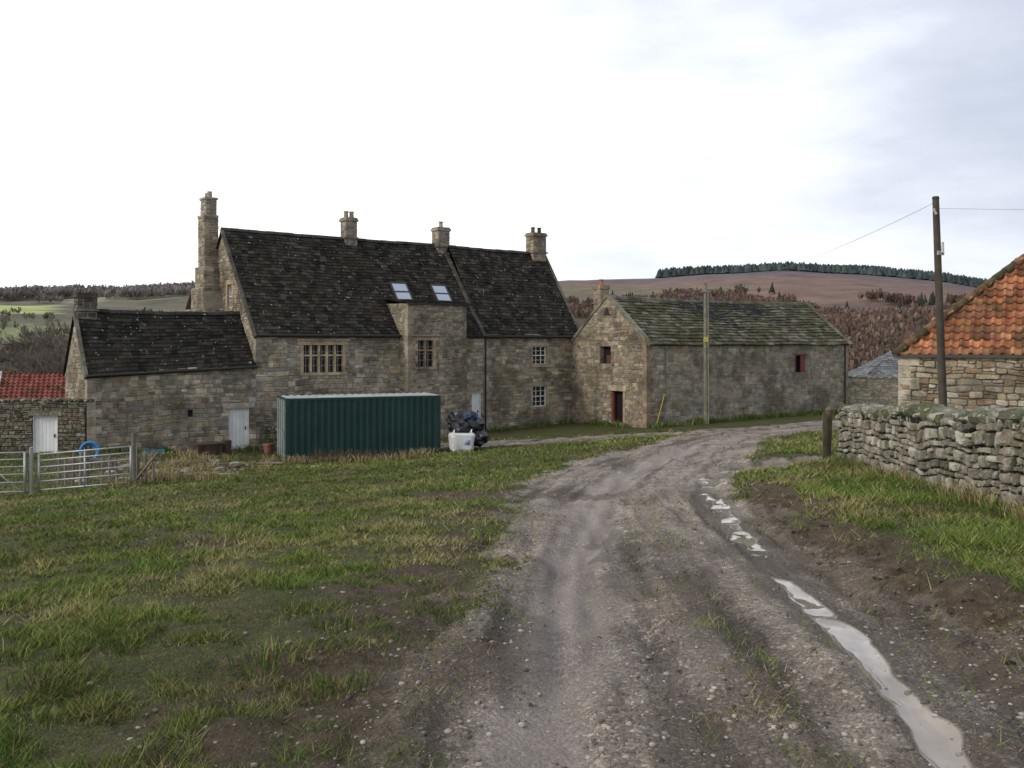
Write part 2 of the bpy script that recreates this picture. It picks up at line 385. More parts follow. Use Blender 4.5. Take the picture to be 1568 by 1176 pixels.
lf = ((th > -.6)&(th < -.455)&(rr > 880)&(rr < 1010)).astype(float); c = lerp(c, np.array([.34,.38,.14]), lf)
fcol[:,:3] = c
at = me.color_attributes.new('col', 'FLOAT_COLOR', 'POINT'); at.data.foreach_set('color', fcol.ravel())
gm, nt, b = newmat('ground_mat')
pos = N(nt, 'ShaderNodeNewGeometry').outputs['Position']
A = lambda n: N(nt, 'ShaderNodeAttribute', attribute_name=n).outputs['Fac']
nA = noise_node(nt, pos, 1.1, 5); nB = noise_node(nt, pos, 9, 6, .75); nC = noise_node(nt, pos, 70, 4, .75); nD = noise_node(nt, pos, .45, 4); nE = noise_node(nt, pos, 28, 3, .6)
vor = N(nt, 'ShaderNodeTexVoronoi'); vor.inputs['Scale'].default_value = 55; nt.links.new(pos, vor.inputs['Vector'])
grass = ramp(nt, nA, [(.3,(.06,.074,.02)),(.5,(.09,.10,.028)),(.7,(.125,.115,.045))])
grass = mix(nt, ramp(nt, nE, [(.45,0.0),(.6,.75)]), grass, (.065,.048,.028))
grass = mix(nt, 1.0, grass, ramp(nt, nB, [(.3,.45),(.7,1.45)]), 'MULTIPLY')
grass = mix(nt, 1.0, grass, ramp(nt, nC, [(.3,.4),(.7,1.6)]), 'MULTIPLY')
rdc = ramp(nt, nA, [(.3,(.25,.198,.16)),(.5,(.33,.275,.23)),(.7,(.40,.345,.30))])
rdc = mix(nt, 1.0, rdc, ramp(nt, A('streak'), [(.34,.46),(.5,1.0),(.64,1.25)]), 'MULTIPLY')
rdc = mix(nt, 1.0, rdc, ramp(nt, nD, [(.35,.8),(.65,1.12)]), 'MULTIPLY')
rdc = mix(nt, 1.0, rdc, ramp(nt, nB, [(.3,.5),(.7,1.3)]), 'MULTIPLY')
rdc = mix(nt, 1.0, rdc, ramp(nt, nC, [(.3,.6),(.7,1.35)]), 'MULTIPLY')
sep = N(nt, 'ShaderNodeSeparateColor'); nt.links.new(vor.outputs['Color'], sep.inputs[0])
rdc = mix(nt, 1.0, rdc, ramp(nt, sep.outputs[0], [(.0,.68),(.85,1.08),(.97,1.7)]), 'MULTIPLY')
rdc = mix(nt, math_n(nt,'MULTIPLY',A('track'),.5), rdc, (.46,.40,.36))
mdc = ramp(nt, nB, [(.3,(.045,.031,.02)),(.55,(.115,.083,.057)),(.75,(.20,.155,.112))])
def brk(att, k=.55):
    t = math_n(nt, 'ADD', A(att), math_n(nt, 'MULTIPLY', math_n(nt, 'SUBTRACT', nB, .5), k*1.8))
    t = math_n(nt, 'ADD', t, math_n(nt, 'MULTIPLY', math_n(nt, 'SUBTRACT', nC, .5), k))
    return ramp(nt, t, [(.38,0.0),(.62,1.0)])
colr = mix(nt, brk('mud',.7), grass, mdc)
colr = mix(nt, brk('road'), colr, rdc)
md2 = math_n(nt, 'MULTIPLY', brk('mud',.7), .55)
colr = mix(nt, md2, colr, mdc)
colr = mix(nt, math_n(nt,'MULTIPLY',brk('damp',.7),.5), colr, (.10,.078,.06))
wt = ramp(nt, A('wet'), [(.3,0.0),(.6,1.0)])
colr = mix(nt, wt, colr, mix(nt, ramp(nt,nA,[(.4,0.0),(.6,1.0)]), (.20,.165,.125), (.34,.29,.235)))
fc_ = N(nt, 'ShaderNodeAttribute', attribute_name='col').outputs['Color']
nF = noise_node(nt, pos, .03, 6, .7)
fc_ = mix(nt, 1.0, fc_, ramp(nt, nF, [(.3,.6),(.7,1.4)]), 'MULTIPLY')
colr = mix(nt, A('far'), colr, fc_)
nt.links.new(colr, b.inputs['Base Color'])
rg = math_n(nt, 'SUBTRACT', ramp(nt, nB, [(.3,.6),(.6,.97)]), math_n(nt, 'MULTIPLY', wt, .72), True)
rg = math_n(nt, 'SUBTRACT', rg, math_n(nt, 'MULTIPLY', A('damp'), .18), True)
nt.links.new(rg, b.inputs['Roughness'])
nt.links.new(math_n(nt,'ADD',math_n(nt,'MULTIPLY',wt,.3),.18), b.inputs['Specular IOR Level'])
bp = N(nt, 'ShaderNodeBump'); bp.inputs['Distance'].default_value = .045
nt.links.new(math_n(nt, 'SUBTRACT', .95, wt, True), bp.inputs['Strength'])
hh = math_n(nt, 'ADD', math_n(nt, 'MULTIPLY', nB, 1.0), math_n(nt, 'MULTIPLY', vor.outputs['Distance'], -.4))
hh = math_n(nt, 'ADD', hh, math_n(nt, 'MULTIPLY', nC, .6))
nt.links.new(hh, bp.inputs['Height']); nt.links.new(bp.outputs[0], b.inputs['Normal'])
me.materials.append(gm)
C.objects.link(bpy.data.objects.new('ground', me))

def trimesh(name, co, tris, cols, mat, parent=None):
    me = bpy.data.meshes.new(name); me.vertices.add(len(co)); me.vertices.foreach_set('co', co.astype(np.float32).ravel())
    me.loops.add(tris.size); me.loops.foreach_set('vertex_index', tris.ravel().astype(np.int32))
    me.polygons.add(len(tris)); me.polygons.foreach_set('loop_start', np.arange(0, tris.size, 3, dtype=np.int32)); me.update(calc_edges=True)
    at = me.color_attributes.new('col', 'FLOAT_COLOR', 'POINT'); c = np.ones((len(co),4)); c[:,:3] = cols
    at.data.foreach_set('color', c.ravel()); me.materials.append(mat)
    o = bpy.data.objects.new(name, me); C.objects.link(o)
    if parent: o.parent = parent
    return o
# ------------------------------------------------------------------ grass
n = 1000000
yy = 2.6*np.exp(NR.rand(n)*math.log(46/2.6)); xx = (NR.rand(n)*1.3-.65)*yy
road, mud, wet, track = masks(xx, yy)
cl1 = fbm(xx,yy,.26,91,3); cl2 = fbm(xx,yy,2.5,97,3)
dens = (1-road)**1.4*(1-.88*mud)*(.25+.75*sst(.38,.58,cl1))
verge = ((NR.rand(n) < .02)|((NR.rand(n) < .10)&(band(xx,yy,MID) > 0)&(cl1 > .5)))
keep = ((NR.rand(n) < dens)|verge) & (wet < .2) & (track < .4)
keep &= ~((xx < -8.8) & (yy > 38.5))
keep &= (yy < 44)
xx, yy, mud, cl1, cl2 = xx[keep], yy[keep], mud[keep], cl1[keep], cl2[keep]; n = len(xx)
zz = gz(xx, yy); patch = fbm(xx, yy, 1.1, 14, 5); p2 = NR.rand(n)
h = (.010+.028*NR.rand(n)**1.6)*(.4+1.4*sst(.35,.65,cl1))*(.7+.6*cl2)*np.where(xx > 2.2, 1.5, 1.0)*(1+yy*.02)
w = np.maximum(.0022, .00055*yy)*(.6+.8*NR.rand(n))
ang = NR.rand(n)*6.283; la = NR.rand(n)*6.283; ln = h*(.5+1.6*NR.rand(n))
dx, dy = np.cos(ang)*w, np.sin(ang)*w
co = np.empty((n,3,3)); co[:,0] = np.stack([xx-dx,yy-dy,zz-.006],1); co[:,1] = np.stack([xx+dx,yy+dy,zz-.006],1)
co[:,2] = np.stack([xx+np.cos(la)*ln, yy+np.sin(la)*ln, zz+h],1)
g1 = np.array([.10,.155,.028]); g2 = np.array([.17,.195,.042]); g3 = np.array([.26,.22,.105]); g4 = np.array([.06,.09,.022])
t = np.clip((patch-.40)*4.5, 0, 1)[:,None]; colb = g1*(1-t)+g2*t
colb = np.where((p2 < .14+.5*sst(.48,.64,patch))[:,None], g3, colb); colb = np.where((p2 > .82)[:,None], g4, colb)
colb = colb*(.7+.6*NR.rand(n))[:,None]*(.8+.4*sst(.35,.6,cl2))[:,None]
trimesh('grass', co.reshape(-1,3), np.arange(n*3).reshape(-1,3), np.repeat(colb,3,axis=0), M_LEAF)

# rocks ------------------------------------------------------------
import bmesh
def ico(sub):
    bm = bmesh.new(); bmesh.ops.create_icosphere(bm, subdivisions=sub, radius=1)
    bm.verts.ensure_lookup_table(); v = np.array([q.co[:] for q in bm.verts]); f = np.array([[q.index for q in fa.verts] for fa in bm.faces]); bm.free(); return v, f
IV1, IF1 = ico(1); IV2, IF2 = ico(2)
n = 30000
yy = 2.7*np.exp(NR.rand(n)*math.log(24/2.7)); xx = (NR.rand(n)*1.3-.65)*yy
road, mud, wet, track = masks(xx, yy)
keep = NR.rand(n) < np.clip(road*.6*(.12+1.4*sst(.46,.64,fbm(xx,yy,.7,66,3)))+mud*.35+.012+.5*sst(-.1,.1,band(xx,yy,DARK)), 0, 1)*(1-wet*.98)*(1-.8*track); xx, yy = xx[keep], yy[keep]; n = len(xx)
sz = (.0035+.014*NR.rand(n)**5)*(1+yy*.03); zz = gz(xx, yy)
v = IV1[None]*(1+.35*(NR.rand(n,len(IV1),1)-.5)); v = v*sz[:,None,None]*np.stack([.7+.7*NR.rand(n),.7+.7*NR.rand(n),.4+.3*NR.rand(n)],1)[:,None]
v = v+np.stack([xx,yy,zz+sz*.1],1)[:,None]
fs = (IF1[None]+(np.arange(n)*len(IV1))[:,None,None]).reshape(-1,3)
cg = np.array([.27,.235,.20])*(.35+1.15*NR.rand(n)**1.8)[:,None]
trimesh('gravel', v.reshape(-1,3), fs, np.repeat(cg,len(IV1),axis=0), M_GRAV)
def rock(mb, c, s, col, flat=.3, sub=1):
    V, Fs = (IV1, IF1) if sub == 1 else (IV2, IF2)
    a = R.uniform(0, 6.28); ca, sa = math.cos(a), math.sin(a); vs = []
    if len(s) > 3: ca, sa = math.cos(s[3]), math.sin(s[3])
    for p in V:
        k = 1+R.uniform(-flat, flat)*.5
        q = [math.copysign(abs(t)**.7, t)*k for t in p]
        x, y, z = q[0]*s[0], q[1]*s[1], q[2]*s[2]
        vs.append((c[0]+x*ca-y*sa, c[1]+x*sa+y*ca, c[2]+z))
    mb.add(vs, [tuple(f) for f in Fs.tolist()], col)
cb_ = MB()
for i in range(300):
    y = 3.2+12*R.random()**1.4; x = float(np.interp(y,[3,4.6,7,9.2,12.6,15],[2.72,2.75,2.78,3.0,3.5,4.0]))+R.gauss(0,.2); s = R.uniform(.006,.026)
    rock(cb_, (x,y,gz1(x,y)), (s*1.3,s,s*.7), pick([(.055,.04,.028),(.08,.058,.04),(.11,.085,.06)],.3), .6)
cb_.obj('mud_clods', [M_GRAV])

# ------------------------------------------------------------------ farmhouse
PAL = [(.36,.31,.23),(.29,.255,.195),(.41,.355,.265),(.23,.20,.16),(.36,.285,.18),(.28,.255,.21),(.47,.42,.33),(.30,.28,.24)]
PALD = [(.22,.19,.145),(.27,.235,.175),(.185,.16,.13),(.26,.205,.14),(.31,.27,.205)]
SL = [(.028,.026,.023),(.042,.038,.031),(.022,.021,.019),(.055,.048,.038),(.034,.029,.023)]
house = empty('stone_farmhouse')
wl, rf, tr, gl = MB(), MB(), MB(), MB()
H = Fr(-11.18, 41, 14.98, 11.5)
LB = Fr(*H.p(-6.87, 0, 0)[:2], H.u[0], H.u[1])
WS = (wl, tr, gl)
def gable_top(w, ze, zr): return lambda a: ze+(zr-ze)*(1-abs(a-w)/w)
def slopeG(fr, L, w, ze, zr, back=False, m0=0., sag=.05):
    zef = ze if callable(ze) else (lambda a: ze)
    h = zr-zef(L/2); S = math.hypot(w, h); c, s = w/S, h/S
    def G(a, t, q):
        mm = t*c-q*s; z = zef(a)+t*(zr-zef(a))/S+q*c-sag*math.sin(math.pi*min(max(a/L,0),1))*(t/S)+.02*math.sin(a*1.3+t)
        return fr.p(a, m0+(2*w-mm if back else mm), z)
    return G, S
def ridge(mb, fr, a0, a1, m, z, L, sag, col, step=.45, r=.13):
    a = a0
    while a < a1-.05:
        e = min(a+step, a1); zz = z-sag*math.sin(math.pi*min(max((a+e)/2/L,0),1))
        c = jc(col, .2); k = R.uniform(-.015,.015)
        vs = []
        for q in (a+.006, e-.006):
            for (dm, dz) in ((-r,-r*.85),(-r*.45,0),(0,r*.3),(r*.45,0),(r,-r*.85)): vs.append(fr.p(q, m+dm, zz+.05+dz+k))
        mb.add(vs, [(i,i+1,i+6,i+5) for i in range(4)]+[(0,1,2,3,4),(5,6,7,8,9)], c); a = e
wA, zeA, zrA, LA = 3.9, 2.05, 6.95, 12.25
bz = lambda a: -3.15+.018*a
opsA = [(2.2,4.2,.25,1.5),(11.5,12.1,-2.95,-.95)]
wall(wl, H.front(), LA, bz, zeA, opsA, PAL)
window(WS, H.front(), opsA[0], 5, 2, surround=(.42,.34,.22), hood=True)
fbox(wl, H.front(), 1.75, 4.7, 0, .05, 1.85, 1.98, (.38,.31,.2))
door(tr, H.front(), opsA[1], planks=4)
opsG = [(2.75,3.35,3.2,4.3)]
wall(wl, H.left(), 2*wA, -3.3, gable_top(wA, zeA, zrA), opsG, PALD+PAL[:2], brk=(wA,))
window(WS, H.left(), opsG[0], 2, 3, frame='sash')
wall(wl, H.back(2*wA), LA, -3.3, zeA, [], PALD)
panels(wl, H.right(LA), 2*wA, lambda a: -3.3, gable_top(wA, zeA, zrA), [], MORT, brk=(wA,))
G, S = slopeG(H, LA, wA, zeA, zrA)
sk = [(7.85,8.8,2.1,3.3),(10.25,11.2,2.1,3.3)]
slates(rf, G, LA-.0, S, .3, .2, SL, holes=sk, t0=-.22, a0=-.12)
GB, S = slopeG(H, LA, wA, zeA, zrA, back=True)
slates(rf, GB, LA, S, .34, .26, SL, t0=-.22, a0=-.12)
ridge(rf, H, -.12, LA, wA, zrA, LA, .05, (.06,.058,.052))
for (a0,a1,t0,t1) in sk:
    def gb(p,q,r,s,h0,h1,col,mm=0,mb=tr):
        vs=[G(p,r,h0),G(q,r,h0),G(q,s,h0),G(p,s,h0),G(p,r,h1),G(q,r,h1),G(q,s,h1),G(p,s,h1)]; mb.add(vs,BOXF,col,mm)
    gb(a0,a0+.06,t0,t1,-.02,.1,(.05,.05,.05)); gb(a1-.06,a1,t0,t1,-.02,.1,(.05,.05,.05)); gb(a0+.06,a1-.06,t0,t0+.07,-.02,.1,(.05,.05,.05)); gb(a0+.06,a1-.06,t1-.07,t1,-.02,.1,(.05,.05,.05))
    gb(a0+.06,a1-.06,t0+.55,t0+.6,.06,.1,(.05,.05,.05))
    tr.add([G(a0+.06,t0+.07,.07),G(a1-.06,t0+.07,.07),G(a1-.06,t1-.07,.07),G(a0+.06,t1-.07,.07)],[(0,1,2,3)],(1,1,1),1)
    gb(a0-.1,a1+.1,t0-.2,t0,.03,.04,(.35,.36,.37))
wB, zrB, LBk = 3.3, 6.85, 6.65
HB = Fr(*H.p(LA, 0, 0)[:2], H.u[0], H.u[1])
opsB = [(3.22,4.22,.42,1.42),(3.22,4.22,-1.85,-.72)]
wall(wl, HB.front(), LBk, lambda a: -2.95+.02*a, zeA, opsB, PAL[:6]+PALD[:1])
window(WS, HB.front(), opsB[0], 3, 4, surround=(.33,.29,.22), frame='sash'); window(WS, HB.front(), opsB[1], 3, 4, surround=(.33,.29,.22), frame='sash')
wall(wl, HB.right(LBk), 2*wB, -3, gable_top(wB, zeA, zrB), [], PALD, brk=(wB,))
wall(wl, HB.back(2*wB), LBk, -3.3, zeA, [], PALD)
G2, S2 = slopeG(HB, LBk, wB, zeA, zrB); slates(rf, G2, LBk+.12, S2, .3, .2, SL, t0=-.22, a0=.02)
G2b, S2 = slopeG(HB, LBk, wB, zeA, zrB, back=True); slates(rf, G2b, LBk+.12, S2, .34, .26, SL, t0=-.22)
ridge(rf, HB, .05, LBk+.12, wB, zrB, LBk, .05, (.06,.058,.052))
def coping(mb, Gf, a0, a1, t0, t1, h0, h1, col, step=.55):
    t = t0
    while t < t1-.05:
        e = min(t+step, t1); vs = []
        for h in (h0, h1):
            vs += [Gf(a0,t+.005,h),Gf(a1,t+.005,h),Gf(a1,e-.005,h),Gf(a0,e-.005,h)]
        mb.add(vs, BOXF, jc(col,.2)); t = e
coping(rf, G, LA-.14, LA+.06, -.25, S, -.02, .11, (.09,.085,.07))
coping(rf, G, -.14, -.02, -.25, S, -.1, .05, (.10,.092,.075))
coping(rf, G2, LBk+.0, LBk+.14, -.25, S2, -.1, .06, (.13,.12,.10))
for fr, a0, a1 in ((H,0,7.2),(HB,0,LBk)):
    cyl(tr, fr.p(a0-.1,-.26,zeA-.12), fr.p(a1,-.26,zeA-.12), .055,.055,8,(.03,.03,.03))
cyl(tr, HB.p(.05,-.1,-3), HB.p(.05,-.1,zeA-.2), .045,.045,8,(.025,.025,.025))
cyl(tr, HB.p(6.5,-.1,-2.8), HB.p(6.5,-.1,zeA-.2), .045,.045,8,(.06,.06,.06))
pw, s0, s1, ztw = .8, 7.24, 10.85, 3.5
W = Fr(*H.p(s0, -pw, 0)[:2], H.u[0], H.u[1]); Lw = s1-s0
opW = [(.5,1.42,.45,1.72)]
wall(wl, W.front(), Lw-.5, -3.1, ztw, opW, PAL[:2]+PALD[:3]+PAL[3:5]); window(WS, W.front(), opW[0], 2, 2, surround=(.38,.30,.20), hood=True)
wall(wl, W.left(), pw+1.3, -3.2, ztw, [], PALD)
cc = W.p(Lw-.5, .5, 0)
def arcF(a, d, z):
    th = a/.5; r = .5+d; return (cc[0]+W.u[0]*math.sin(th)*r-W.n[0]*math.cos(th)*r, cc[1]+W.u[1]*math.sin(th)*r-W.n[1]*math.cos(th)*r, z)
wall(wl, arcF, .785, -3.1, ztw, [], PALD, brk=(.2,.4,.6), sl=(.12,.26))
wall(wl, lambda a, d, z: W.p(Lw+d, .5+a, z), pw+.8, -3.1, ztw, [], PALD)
Gw = lambda a, t, q: W.p(a, t-q*.08, ztw+.04+t*.1+q)
slates(rf, Gw, Lw+.1, 2.2, .3, .25, SL, t0=-.12, a0=-.1)
fbox(rf, W.front(), -.1, Lw+.05, 0, .13, ztw-.05, ztw+.02, (.05,.05,.045))
wL, LL = 1.9, 6.87
zeL = lambda a: .40+.27*a/LL
opL = [(5.64,6.57,-3.0,-1.22),(3.9,4.12,-1.5,-1.2)]
wall(wl, LB.front(), LL, lambda a: -2.75-.06*a, zeL, opL, PAL+PALD)
door(tr, LB.front(), opL[0]); fbox(wl, LB.front(), 5.4, 6.8, 0, .05, -1.22, -1.0, (.40,.36,.28))
fbox(tr, LB.front(), 3.9,4.12,-.2,-.15,-1.5,-1.2,(.02,.02,.02))
wall(wl, LB.left(), 2*wL, -2.9, gable_top(wL, .4, 2.93), [], PALD+PAL[:2], brk=(wL,))
wall(wl, LB.back(2*wL), LL, -3.3, .4, [], PALD)
GL, SLn = slopeG(LB, LL, wL, zeL, 2.95, sag=.08); slates(rf, GL, LL, SLn, .3, .2, SL[:3]+[(.035,.03,.024)], t0=-.2, a0=-.1)
GLb, SLn2 = slopeG(LB, LL, wL, .4, 2.95, back=True); slates(rf, GLb, LL, SLn2, .3, .25, SL, t0=-.2, a0=-.1)
ridge(rf, LB, -.1, LL, wL, 2.95, LL, .08, (.05,.048,.042))
cyl(tr, LB.p(-.1,-.22,.30), LB.p(LL,-.22,.56), .05,.05,8,(.035,.033,.03))
coping(rf, GL, -.15, -.02, -.2, SLn, -.1, .07, (.17,.16,.13))
def chimney(fr, a, m, z0, z1, wa, wm, pal, pots=2, pot=(.36,.30,.22), cap=.06):
    a0, m0 = a-wa/2, m-wm/2
    f = Fr(*fr.p(a0, m0, 0)[:2], fr.u[0], fr.u[1])
    for F_, L_ in ((f.front(), wa), (f.left(), wm), (f.right(wa), wm), (f.back(wm), wa)):
        wall(wl, F_, L_, z0+.4, z1, [], pal, ch=(.18,.24), sl=(.22,.42), dep=.02, wob=0)
    fbox(wl, f.back(0), -cap, wa+cap, -cap, wm+cap, z1, z1+.12, pick(pal)); fbox(wl, f.back(0), -cap*.3, wa+cap*.3, -cap*.3, wm+cap*.3, z1+.12, z1+.2, pick(pal))
    fbox(wl, f.back(0), -.07, wa+.07, -.07, wm+.07, z0+1.0, z0+1.1, (.2,.18,.15))
    for i in range(pots):
        aa = wa*(i+.5)/pots if pots > 1 else wa/2
        cyl(wl, f.p(aa, wm/2, z1+.2), f.p(aa, wm/2, z1+.5), .12, .10, 10, jc(pot)); cyl(wl, f.p(aa, wm/2, z1+.47), f.p(aa, wm/2, z1+.53), .13,.13,10, jc(pot))
CP1 = [(.30,.27,.22),(.25,.22,.18),(.36,.31,.23)]
chimney(H, 6.55, wA, 5.9, 7.8, .62, .6, CP1, 2)
chimney(H, 12.1, wA-.1, 5.8, 7.7, .72, .65, CP1, 1)
chimney(HB, 6.15, wB, 5.8, 7.8, .95, .7, [(.30,.24,.17),(.26,.2,.14),(.36,.30,.2)], 2, pot=(.07,.065,.06))
chimney(LB, .35, wL, 1.9, 3.45, .75, .6, [(.07,.065,.055),(.1,.09,.075)], 0)
def stack(a, m, z0, z1, wm, wa, pal):
    f = Fr(*H.p(a-wa, m-wm/2, 0)[:2], H.u[0], H.u[1])
    for F_, L_ in ((f.front(), wa), (f.left(), wm), (f.back(wm), wa)): wall(wl, F_, L_, z0+.4, z1, [], pal, dep=.025, wob=.0)
    wl.add([f.p(0,0,z1),f.p(wa,0,z1),f.p(wa,wm,z1),f.p(0,wm,z1)],[(0,1,2,3)],(.2,.18,.15)); 
    if z1 > 6: 
        wall(wl, f.right(wa), wm, z0+.4, z1, [], pal, dep=.02)
SP = [(.36,.29,.21),(.30,.245,.18),(.24,.2,.15)]
stack(0, 5.1, -3.6, 3.2, 2.7, .95, PAL[:2]+PALD)
stack(-.0, 5.0, 2.9, 4.2, 1.7, .85, PAL[:2]+PALD)
stack(-.0, 5.0, 3.9, 5.2, 1.2, .75, PAL[:2]+PALD)
stack(.0, 5.0, 4.8, 7.6, .85, .66, SP)
stack(-.05, 5.0, 7.2, 8.4, .68, .52, [(.4,.36,.28),(.32,.29,.23)])
f = Fr(*H.p(-.62, 4.6, 0)[:2], H.u[0], H.u[1]); fbox(wl, f.back(0), 0, .62, 0, .8, 8.4, 8.5, (.36,.33,.27)); fbox(wl, f.back(0), -.08, .64, -.03, .85, 7.56, 7.66, (.36,.33,.27))
cyl(wl, f.p(.3,.25,8.5), f.p(.3,.25,8.8), .12,.11,10,(.4,.35,.27)); cyl(wl, f.p(.3,.56,8.5), f.p(.3,.56,8.75), .12,.11,10,(.4,.35,.27))
sh = [H.p(-.95,3.75,3.2),H.p(0,3.75,3.2),H.p(0,4.2,4.2),H.p(-.85,4.2,4.2)]; rf.add(sh,[(0,1,2,3)],(.2,.18,.14))
sh = [H.p(-.95,6.45,3.2),H.p(0,6.45,3.2),H.p(0,5.8,4.2),H.p(-.85,5.8,4.2)]; rf.add(sh,[(0,1,2,3)],(.16,.16,.1))
f2 = Fr(*H.p(-1.6, 6.4, 0)[:2], H.u[0], H.u[1]); wall(wl, f2.front(), 1.6, -3.5, lambda a: 2.9+.35*a, [], PAL); wall(wl, f2.left(), 1.4, -3.5, 2.9, [], PALD)
def quoins(fr, a, z0, z1, sgn, col=(.38,.33,.25)):
    z = z0; k = 0
    while z < z1-.1:
        h = min(R.uniform(.24,.36), z1-z); l = .5 if k % 2 else .28
        p, q = (a-.045, a+l) if sgn > 0 else (a-l, a+.045)
        fbox(wl, fr.back(0), p, q, -.045, .25, z+.006, z+h-.006, jc(col)); z += h; k += 1
quoins(H, 0, .75, zeA-.05, 1, (.36,.32,.25)); quoins(HB, LBk, -2.9, zeA-.05, -1, (.30,.265,.21)); quoins(HB, 0, -2.9, zeA-.05, 1, (.33,.29,.23)); quoins(LB, 0, -2.9, .3, 1, (.38,.33,.25)); quoins(W, 0, -3.0, ztw-.08, 1, (.29,.25,.185))
wl.obj('walls', [M_STONE], house); rf.obj('roof', [M_SLATE], house); tr.obj('doors_frames_pipes', [M_PAINT, M_SKYL], house); gl.obj('window_panes', [M_GLASS], house)

# ------------------------------------------------------------------ barn
barn = empty('stone_barn'); wl, rf, tr, gl = MB(), MB(), MB(), MB()
B = Fr(6.74, 47, 13.26, 9.0); LBn, wBn, zeB, zrB2 = 16.0, 3.05, 1.62, 4.05
PB = [(.28,.25,.195),(.33,.29,.22),(.24,.215,.17),(.30,.25,.18),(.265,.25,.205)]
opB = [(11.3,12.2,-.08,.95)]
wall(wl, B.front(), LBn, lambda a: -2.8+.01*a, zeB, opB, PB, ch=(.2,.27), sl=(.25,.55), dep=.022)
fbox(tr, B.front(), 11.3,12.2,-.26,-.24,-.08,.95,(.015,.012,.01)); fbox(tr, B.front(), 11.3,11.36,-.1,-.02,-.08,.95,(.19,.05,.04)); fbox(tr, B.front(), 11.85,12.2,-.12,-.05,-.08,.95,(.17,.05,.045)); fbox(tr,B.front(),11.36,12.2,-.1,-.02,.88,.95,(.19,.05,.04))
fbox(wl, B.front(), 11.1,12.4,0,.04,.95,1.15,(.36,.30,.22))
opBG = [(2.75,3.65,.5,1.42),(1.75,2.72,-2.55,-.9)]
PG = [(.25,.21,.155),(.32,.26,.18),(.2,.175,.14),(.30,.235,.155),(.38,.32,.24)]
wall(wl, B.left(), 2*wBn, -2.8, gable_top(wBn, zeB, zrB2), opBG, PG, brk=(wBn,))
fbox(tr, B.left(), 2.75,3.65,-.3,-.27,.5,1.42,(.012,.01,.01)); fbox(tr, B.left(), 2.9,3.3,-.2,-.16,.5,.95,(.10,.04,.03))
fbox(tr, B.left(), 1.75,2.72,-.3,-.27,-2.55,-.9,(.012,.01,.01)); fbox(tr, B.left(), 1.75,1.85,-.2,-.05,-2.55,-.9,(.2,.05,.04)); fbox(tr, B.left(), 2.62,2.72,-.2,-.05,-2.55,-.9,(.2,.05,.04)); fbox(tr, B.left(), 1.85,2.05,-.22,-.18,-2.55,-.95,(.12,.035,.03))
fbox(wl, B.left(), 1.5,2.95,0,.05,-.9,-.62,(.42,.34,.24)); fbox(wl, B.left(), 1.6,1.75,0,.04,-2.5,-.9,(.38,.31,.22))
vt = [B.left()(3.05-.28,.05,3.05), B.left()(3.05+.28,.05,3.05), B.left()(3.05,.05,3.5)]; tr.add(vt, [(0,1,2)], (.03,.03,.03))
wall(wl, B.right(LBn), 2*wBn, -2.8, gable_top(wBn, zeB, zrB2), [], PG, brk=(wBn,)); wall(wl, B.back(2*wBn), LBn, -3, zeB, [], PB)
SS = [(.10,.092,.065),(.13,.118,.085),(.075,.07,.05),(.16,.15,.11),(.085,.085,.055)]
GBn, SBn = slopeG(B, LBn, wBn, zeB, zrB2, sag=.13); slates(rf, GBn, LBn+.15, SBn, .42, .27, SS, t0=-.22, a0=.18, th=.045)
GBb, SBn = slopeG(B, LBn, wBn, zeB, zrB2, back=True, sag=.13); slates(rf, GBb, LBn+.15, SBn, .42, .3, SS, t0=-.22, th=.035)
ridge(rf, B, .1, LBn+.15, wBn, zrB2, LBn, .13, (.13,.12,.10), step=.6, r=.17)
coping(rf, GBn, -.06, .2, -.3, SBn, -.02, .13, (.22,.205,.16)); coping(rf, GBb, -.06, .2, -.3, SBn, -.02, .13, (.2,.19,.15))
coping(rf, GBn, LBn+.0, LBn+.2, -.3, SBn, -.02, .12, (.17,.165,.12))
quoins(B, 0, -2.75, zeB-.05, 1, (.30,.225,.155)); quoins(B, LBn, -2.75, zeB-.05, -1, (.27,.22,.16))
chimney(B, .5, 4.15, 2.7, 4.5, .6, .55, [(.36,.28,.19),(.3,.23,.16)], 1, pot=(.35,.14,.08))
cyl(tr, B.p(.5,-.15,-2.6), B.p(1.1,-.12,-1.0), .022,.022,8,(.6,.47,.06))
cyl(tr, B.p(15.7,-.1,-2.6), B.p(15.7,-.1,zeB-.1), .045,.045,8,(.04,.04,.04)); cyl(tr, B.p(1.2,-.1,-.4), B.p(1.2,-.1,zeB-.1), .03,.03,8,(.12,.12,.11))
wl.obj('walls', [M_STONE], barn); rf.obj('roof', [M_STSLATE], barn); tr.obj('doors_trim', [M_PAINT], barn)

# ------------------------------------------------------------------ pantiled outbuilding (right)
shed = empty('pantile_roof_outbuilding'); wl, rf, tr = MB(), MB(), MB()
Sd = Fr(10.75, 26, .87, -.5); LS, wS, zeS, zrS = 11., 2.95, 1.32, 4.0
PSH = [(.31,.27,.2),(.38,.33,.24),(.24,.21,.16),(.33,.27,.18),(.43,.39,.3),(.27,.19,.12)]
wall(wl, Sd.front(), LS, -1.8, zeS, [], PSH, ch=(.13,.2), sl=(.16,.45), dep=.045, rnd=True, mort=(.16,.135,.10))
wall(wl, Sd.left(), 2*wS, -1.8, zeS, [], PSH, ch=(.13,.2), dep=.04); wall(wl, Sd.right(LS), 2*wS, -1.8, zeS, [], PSH); wall(wl, Sd.back(2*wS), LS, -1.8, zeS, [], PSH)
quoins(Sd, 0, -1.7, zeS-.02, 1, (.42,.37,.28))
TP = [(.33,.135,.065),(.38,.16,.08),(.25,.10,.055),(.29,.14,.08),(.17,.085,.05),(.36,.18,.09)]
